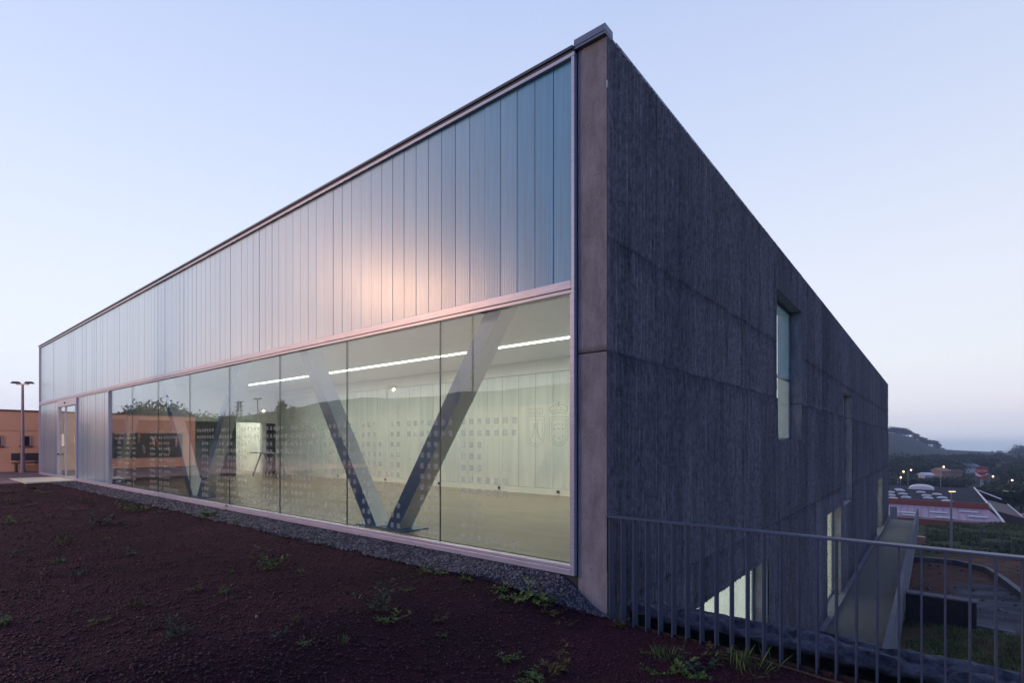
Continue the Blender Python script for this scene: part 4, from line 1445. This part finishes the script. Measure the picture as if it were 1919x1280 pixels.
# ================================================================== TREES
def crown_mesh(mode, seed, leaf, n_clump, per):
    rd = np.random.default_rng(seed)
    V, T = [], []
    cl = []
    if mode == 'round':
        for _ in range(n_clump):
            d = rd.normal(size=3); d /= np.linalg.norm(d); r = rd.random() ** .4
            c = d * r * np.array([.40, .40, .27]) + np.array([0, 0, .66])
            cl.append((c, np.array([.13, .13, .09]) * (.7 + .7 * rd.random())))
    elif mode == 'tiered':
        for k in range(11):
            z = .18 + .078 * k; R_ = .27 * (1 - k / 11.5) + .02
            for a in range(9):
                t = a * .698 + k * .4
                for q in (.45, .95):
                    cl.append((np.array([math.cos(t) * R_ * q, math.sin(t) * R_ * q, z - .01 * q]), np.array([.045, .045, .012])))
    elif mode == 'cone':
        for k in range(n_clump):
            z = rd.random() ** .8; a = rd.random() * 6.28; R_ = .17 * (1 - z) ** .8 + .015
            cl.append((np.array([math.cos(a) * R_ * .7, math.sin(a) * R_ * .7, .10 + z * .88]), np.array([.055, .055, .06])))
    elif mode == 'umbrella':
        for k in range(n_clump):
            a = rd.random() * 6.28; r = rd.random() ** .5 * .46
            cl.append((np.array([math.cos(a) * r, math.sin(a) * r, .80 - r * r * .7 + rd.random() * .07]), np.array([.12, .12, .05])))
    allv, tone = [], []
    for (c, s) in cl:
        t0 = .12 + .55 * rd.random()
        P = c + rd.normal(size=(per, 3)) * s * .6
        A = rd.normal(size=(per, 3)); A /= np.linalg.norm(A, axis=1)[:, None]
        B = np.cross(A, rd.normal(size=(per, 3))); B /= np.linalg.norm(B, axis=1)[:, None]
        L = leaf * (.6 + .8 * rd.random((per, 1)))
        q = np.stack([P - A * L, P + B * L * .6, P + A * L, P - B * L * .6], 1)
        allv.append(q); tone.append(np.repeat(np.clip(t0 + .22 * rd.normal(size=per), 0, 1), 4))
    V = np.concatenate(allv).reshape(-1, 3)
    F = np.arange(len(V)).reshape(-1, 4)
    return V, F, np.concatenate(tone)
def tree_proto(mode, seed, leaf, n_clump, per, mat, label, cat='tree', group=None):
    t = thing('tree', label, cat, (0, 0, -500), 0, group)
    m = MB()
    top = {'round': .62, 'tiered': .98, 'cone': .8, 'umbrella': .72}[mode]
    m.tube([(0, 0, -.04), (.01, 0, top * .5), (0, .01, top)], [.026, .018, .006], 7)
    if mode in ('round', 'umbrella'):
        rd = random.Random(seed)
        for k in range(6):
            a = k * 1.05 + rd.random(); z = .28 + .05 * k
            m.tube([(0, 0, z), (math.cos(a) * .14, math.sin(a) * .14, z + .15), (math.cos(a) * .28, math.sin(a) * .28, z + .30)], [.012, .008, .003], 5)
    m.build('trunk', 'bark', t)
    V, F, T = crown_mesh(mode, seed, leaf, n_clump, per)
    np_mesh('crown', V, F, mat, t, T)
    return t
protos = {
    'roundA': tree_proto('round', 11, .026, 46, 60, 'leafA', 'x'), 'roundB': tree_proto('round', 12, .026, 40, 60, 'leafB', 'x'),
    'roundC': tree_proto('round', 13, .030, 34, 60, 'leafA', 'x'), 'tiered': tree_proto('tiered', 5, .016, 0, 16, 'leafP', 'x'),
    'cone': tree_proto('cone', 6, .020, 70, 26, 'leafP', 'x'), 'umbrella': tree_proto('umbrella', 8, .026, 34, 60, 'leafA', 'x'),
}
used = set()
def plant(kind, base, h, label, group, wide=1.0, sink=.06):
    pr = protos[kind]
    if kind not in used:
        used.add(kind); o = pr
        o.location = base; o.rotation_euler = (0, 0, random.uniform(0, 6.28)); o['label'] = label
    else:
        o = dup(pr, base, random.uniform(0, 6.28), None, label)
    o.location.z -= sink * h
    o.scale = (h * wide, h * wide, h)
    o['group'] = group
    return o
def plant_px(kind, u, vtop, vbase, d, label, group, wide=1.0):
    p = sight(u, vbase, d)
    h = (vbase - vtop) / FPX * d
    return plant(kind, (p.x, p.y, p.z), h, label, group, wide, 0)
G1 = 'trees on the valley side'
plant_px('tiered', 1875, 844, 894, 420, 'tall dark pine with level tiers of branches right of the billboard', 'conifers of the valley', 1.25)
plant_px('cone', 1826, 853, 890, 430, 'broad dark conifer left of the billboard', 'conifers of the valley', 1.9)
plant_px('umbrella', 1700, 860, 898, 400, 'flat-crowned tree on the slope nearest the concrete wall', G1, 1.35)
plant_px('umbrella', 1745, 862, 900, 390, 'spreading flat-crowned tree above the orange house', G1, 1.5)
plant_px('umbrella', 1783, 865, 900, 400, 'flat-crowned tree behind the red roofed house', G1, 1.4)
plant_px('roundB', 1700, 884, 918, 210, 'rounded mid-green tree just above the warehouse roof at its left', G1, 1.3)
# near dark trees right of the warehouse
for i_, (u, vt, vb, d, kd, w_) in enumerate([(1868, 905, 962, 118, 'roundB', 1.25), (1893, 908, 968, 112, 'roundB', 1.3), (1915, 912, 972, 105, 'roundA', 1.3), (1938, 905, 975, 110, 'roundB', 1.3), (1850, 914, 955, 135, 'roundA', 1.2),
        (1905, 880, 935, 165, 'roundA', 1.2), (1925, 876, 940, 160, 'roundA', 1.3), (1880, 898, 950, 140, 'roundC', 1.3), (1874, 902, 935, 170, 'roundC', 1.3), (1960, 890, 985, 120, 'roundB', 1.3)]):
    plant_px(kd, u, vt, vb, d, 'dense dark green tree in the clump right of the warehouse', 'dense trees right of the warehouse', w_)
plant_px('roundA', 1918, 833, 872, 560, 'dark tree standing on the skyline at the right picture edge', G1, 1.2)
# trees of the valley floor
for i_ in range(120):
    u = random.uniform(1640, 1990); d = random.choice([156, 166, 215, 235, 255, 280, 310, 340])
    hpx = random.uniform(30, 42) if d < 170 else random.uniform(24, 38) if d < 260 else random.uniform(16, 24)
    p = land(u, d)
    if (1828 < u < 1858 and d < 240) or (1798 < u < 1890 and d < 172):
        continue
    plant(random.choice(['roundA', 'roundC', 'roundA', 'roundB']), tuple(p), hpx / FPX * d, 'dark bushy tree in the wooded valley beyond the warehouse', 'bushy trees of the wooded valley', random.uniform(1.3, 1.9), .12)
# trees along the hill crest
for (u, v, hp) in ((1668, 818, 14), (1674, 817, 18), (1681, 816, 18), (1688, 817, 18), (1695, 819, 17), (1702, 821, 15), (1711, 826, 14), (1718, 828, 13), (1725, 830, 12), (1731, 833, 15), (1738, 835, 13), (1744, 838, 18), (1751, 841, 16), (1757, 842, 14)):
    d = 640
    p = land(u, d)
    plant(random.choice(['roundA', 'roundC', 'umbrella']), (p.x, p.y, p.z), 1.15 * hp / FPX * d, 'dark tree silhouette along the crest of the wooded hill', 'trees along the hill crest', random.uniform(.9, 1.4), .34)
for (u, v, hp) in ((1893, 849, 6), (1902, 849, 6), (1768, 842, 5), (1860, 847, 4)):
    p = sight(u, v + 2, 650)
    plant('roundC', (p.x, p.y, p.z), hp / FPX * 650, 'tiny bush silhouette on the low ridge of the skyline', 'bushes on the low ridge', 1.5, .1)

# the far wood that reads as one mass
def wood():
    allV, allT = [], []
    for _ in range(420):
        u = random.uniform(1600, 2050); d = random.uniform(290, 400)
        p = land(u, d)
        rr = np.random.default_rng(random.randrange(10**6))
        n_ = 42
        P = np.array(p) + np.array([0, 0, 1.2]) + rr.normal(size=(n_, 3)) * np.array([2.6, 2.6, 1.2])
        A = rr.normal(size=(n_, 3)); A /= np.linalg.norm(A, axis=1)[:, None]
        B = np.cross(A, rr.normal(size=(n_, 3))); B /= np.linalg.norm(B, axis=1)[:, None]
        L = .75 + .5 * rr.random((n_, 1))
        allV.append(np.stack([P - A * L, P + B * L * .7, P + A * L, P - B * L * .7], 1)); allT.append(np.repeat(np.clip(random.random() * .6 + .2 * rr.normal(size=n_), 0, 1), 4))
    V = np.concatenate(allV).reshape(-1, 3)
    return np_mesh('far_woods', V, np.arange(len(V)).reshape(-1, 4), 'leafA', None, np.concatenate(allT))
tag(wood(), 'far dark woods covering the valley slope below the hill', 'woods', kind='stuff')

# --- what stands across from the glass front (it shows in the panes)
G2 = 'trees behind the orange building'
for (u, vt, vb, d, kd, w_) in [(243, 765, 810, 47, 'roundA', 1.0), (262, 757, 815, 55, 'roundB', .95), (295, 752, 815, 58, 'roundB', 1.15), (322, 757, 815, 56, 'roundB', 1.0), (345, 772, 815, 62, 'roundA', 1.0), (365, 776, 820, 70, 'roundB', 1.2), (390, 776, 820, 72, 'roundB', 1.3),
        (415, 775, 822, 74, 'roundA', 1.3), (432, 777, 822, 70, 'roundA', 1.2), (465, 780, 825, 76, 'roundB', 1.4), (490, 778, 828, 78, 'roundB', 1.4), (548, 764, 830, 90, 'cone', 1.3), (528, 755, 830, 88, 'cone', 1.2), (515, 770, 830, 85, 'roundA', 1.3), (575, 775, 830, 90, 'roundA', 1.5), (600, 768, 830, 95, 'roundC', 1.5)]:
    p = mirrored(u, vb, d)
    h = (vb - vt) / FPX * d
    base_z = -.16
    hh = p.z + h - base_z
    plant(kd, (p.x, p.y, base_z), hh, 'leafy tree standing beyond the orange building across the soil', G2, w_ * .8, 0)
# hedge bank along the far side
def west_ridge():
    prof = [(80, 800), (240, 790), (420, 786), (560, 765), (600, 752), (640, 748), (680, 742), (720, 745), (770, 746), (835, 742), (868, 735), (930, 734), (990, 727), (1050, 718), (1090, 714), (1200, 705), (1400, 712), (1700, 740), (2200, 800)]
    rows = [(140, .0), (190, .5), (255, 1.0), (340, .6)]
    V = []
    us = np.linspace(80, 2200, 140)
    for (d, k) in rows:
        for u in us:
            vt = float(np.interp(u, [q[0] for q in prof], [q[1] for q in prof]))
            zt = (828 - vt) / FPX * 255 + CZ
            p = mirrored(u, 828, d)
            n_ = noise.noise((p.x * .02, p.y * .02, 0)) * 2.5 + noise.noise((p.x * .1, p.y * .1, 3)) * .9
            V.append((p.x, p.y, -.2 + (zt + .2) * k + n_ * k * .6))
    nx = len(us)
    i, j = np.meshgrid(np.arange(nx - 1), np.arange(len(rows) - 1)); a = (j * nx + i).ravel()
    return np_mesh('hills', np.array(V), np.stack([a, a + 1, a + nx + 1, a + nx], 1), 'hill', smooth=True)
tag(west_ridge(), kind='structure')
p = mirrored(449, 815, 150)
py = thing('power_pylon', 'grey lattice power pylon standing beyond the trees across from the glass front', 'pylon', (p.x, p.y, -.16))
H = p.z + .16 + (815 - 752) / FPX * 150
mb = MB()
for s in (-1, 1):
    for q in (-1, 1):
        mb.tube([(s * 1.1, q * 1.1, 0), (s * .35, q * .35, H)], .09, 4)
for k in range(9):
    z0, z1 = H * k / 9, H * (k + 1) / 9
    w0, w1 = 1.1 - .75 * k / 9, 1.1 - .75 * (k + 1) / 9
    for s in (-1, 1):
        mb.tube([(-w0, s * w0, z0), (w1, s * w1, z1)], .05, 4); mb.tube([(s * w0, w0, z0), (s * w1, -w1, z1)], .05, 4)
mb.build('lattice', 'grey', py)
mb = MB()
for z in (H * .80, H * .89, H * .98):
    mb.tube([(-3, 0, z), (3, 0, z)], .10, 4)
mb.build('cross_arm', 'grey', py)

# ================================================================== AIR
mb = MB().box(-830, 1000, -830, 1000, -62, 44)
hz_ = mb.build('haze', 'white')
hm = bpy.data.materials.new('haze_air'); hm.use_nodes = True
nt = hm.node_tree; nt.nodes.remove(nt.nodes['Principled BSDF'])
pv = N(nt, 'ShaderNodeVolumePrincipled')
pv.inputs['Color'].default_value = (.74, .84, 1, 1); pv.inputs['Density'].default_value = .00044; pv.inputs['Anisotropy'].default_value = 0
nt.links.new(pv.outputs[0], nt.nodes['Material Output'].inputs['Volume'])
hz_.data.materials.clear(); hz_.data.materials.append(hm)
tag(hz_, 'thin blue evening haze over the valley', 'haze', kind='stuff')

# ================================================================== LIGHT
w = bpy.data.worlds.new('World'); scene.world = w; w.use_nodes = True
nt = w.node_tree
bg = nt.nodes['Background']
tc = N(nt, 'ShaderNodeTexCoord'); sp = N(nt, 'ShaderNodeSeparateXYZ')
nt.links.new(tc.outputs['Generated'], sp.inputs[0])
zf = math_(nt, 'ADD', math_(nt, 'MULTIPLY', sp.outputs[2], .8), .2)      # height -0.25..1 -> 0..1
sky = ramp(nt, zf, [(.0, (.10, .10, .13)), (.185, (.42, .50, .66)), (.200, (.50, .58, .74)), (.209, (.76, .79, .90)), (.235, (.96, .94, .99)), (.30, (.92, .95, 1.0)), (.40, (.83, .88, .99)), (.55, (.67, .75, .94)), (.72, (.51, .61, .87)), (.84, (.24, .31, .62)), (1.0, (.14, .20, .48))])
# the side where the sun went down is brighter and a little warmer
dt = N(nt, 'ShaderNodeVectorMath', operation='DOT_PRODUCT'); nt.links.new(tc.outputs['Generated'], dt.inputs[0]); dt.inputs[1].default_value = (-.95, -.05, .30)
wf_ = ramp(nt, math_(nt, 'ADD', math_(nt, 'MULTIPLY', dt.outputs['Value'], .5), .5), [(.35, 0.), (1., 1.)])
sky2 = mixc(nt, wf_, sky, mixc(nt, 1.0, sky, (1.04, 1.07, 1.12), 'MULTIPLY'))
# the side away from the afterglow is already deep blue
de = N(nt, 'ShaderNodeVectorMath', operation='DOT_PRODUCT'); nt.links.new(tc.outputs['Generated'], de.inputs[0]); de.inputs[1].default_value = (.86, -.50, .0)
sky2 = mixc(nt, ramp(nt, de.outputs['Value'], [(.0, 0.), (.55, 1.)]), sky2, mixc(nt, 1.0, sky2, (.42, .52, .84), 'MULTIPLY'))
# broad peach afterglow low in the west
dg_ = N(nt, 'ShaderNodeVectorMath', operation='DOT_PRODUCT'); nt.links.new(tc.outputs['Generated'], dg_.inputs[0]); dg_.inputs[1].default_value = (-.715, -.620, .320)
glow = ramp(nt, dg_.outputs['Value'], [(.915, (0, 0, 0)), (.955, (.14, .08, .05)), (.988, (.74, .44, .26)), (1.0, (1.05, .62, .37))])
sky2 = mixc(nt, 1.0, sky2, glow, 'ADD')
nt.links.new(sky2, bg.inputs[0]); bg.inputs[1].default_value = 1.0

def area(name, loc, sx, sy, power, col=(1, 1, .90)):
    l = bpy.data.lights.new(name, 'AREA'); l.shape = 'RECTANGLE'; l.size = sx; l.size_y = sy; l.energy = power; l.color = col
    o = bpy.data.objects.new(name, l); COL.objects.link(o); o.location = loc
    return o
area('hall_light', (-8.7, 3.96, 3.91), 16.5, .25, 330)
area('passage_light', (-21.2, 4.9, 3.91), 2.5, 1.2, 110)
area('lobby_light', (-24, 2.93, 3.91), 8, .25, 230)

# ================================================================== CAMERA
cd = bpy.data.cameras.new('camera'); cam = bpy.data.objects.new('camera', cd); COL.objects.link(cam)
cam.location = (CX, CY, CZ); cam.rotation_euler = (R(90), 0, YAW)
cd.sensor_width = 36; cd.lens = FPX / 1919 * 36; cd.shift_y = 188 / 1919; cd.clip_start = .05; cd.clip_end = 6000
scene.camera = cam
scene.view_settings.view_transform = 'Standard'; scene.view_settings.look = 'None'; scene.view_settings.exposure = 0; scene.view_settings.gamma = 1
scene.cycles.use_denoising = True
scene.cycles.max_bounces = 8; scene.cycles.transparent_max_bounces = 16; scene.cycles.volume_bounces = 1
scene.cycles.sample_clamp_indirect = 6; scene.cycles.caustics_reflective = False; scene.cycles.caustics_refractive = False
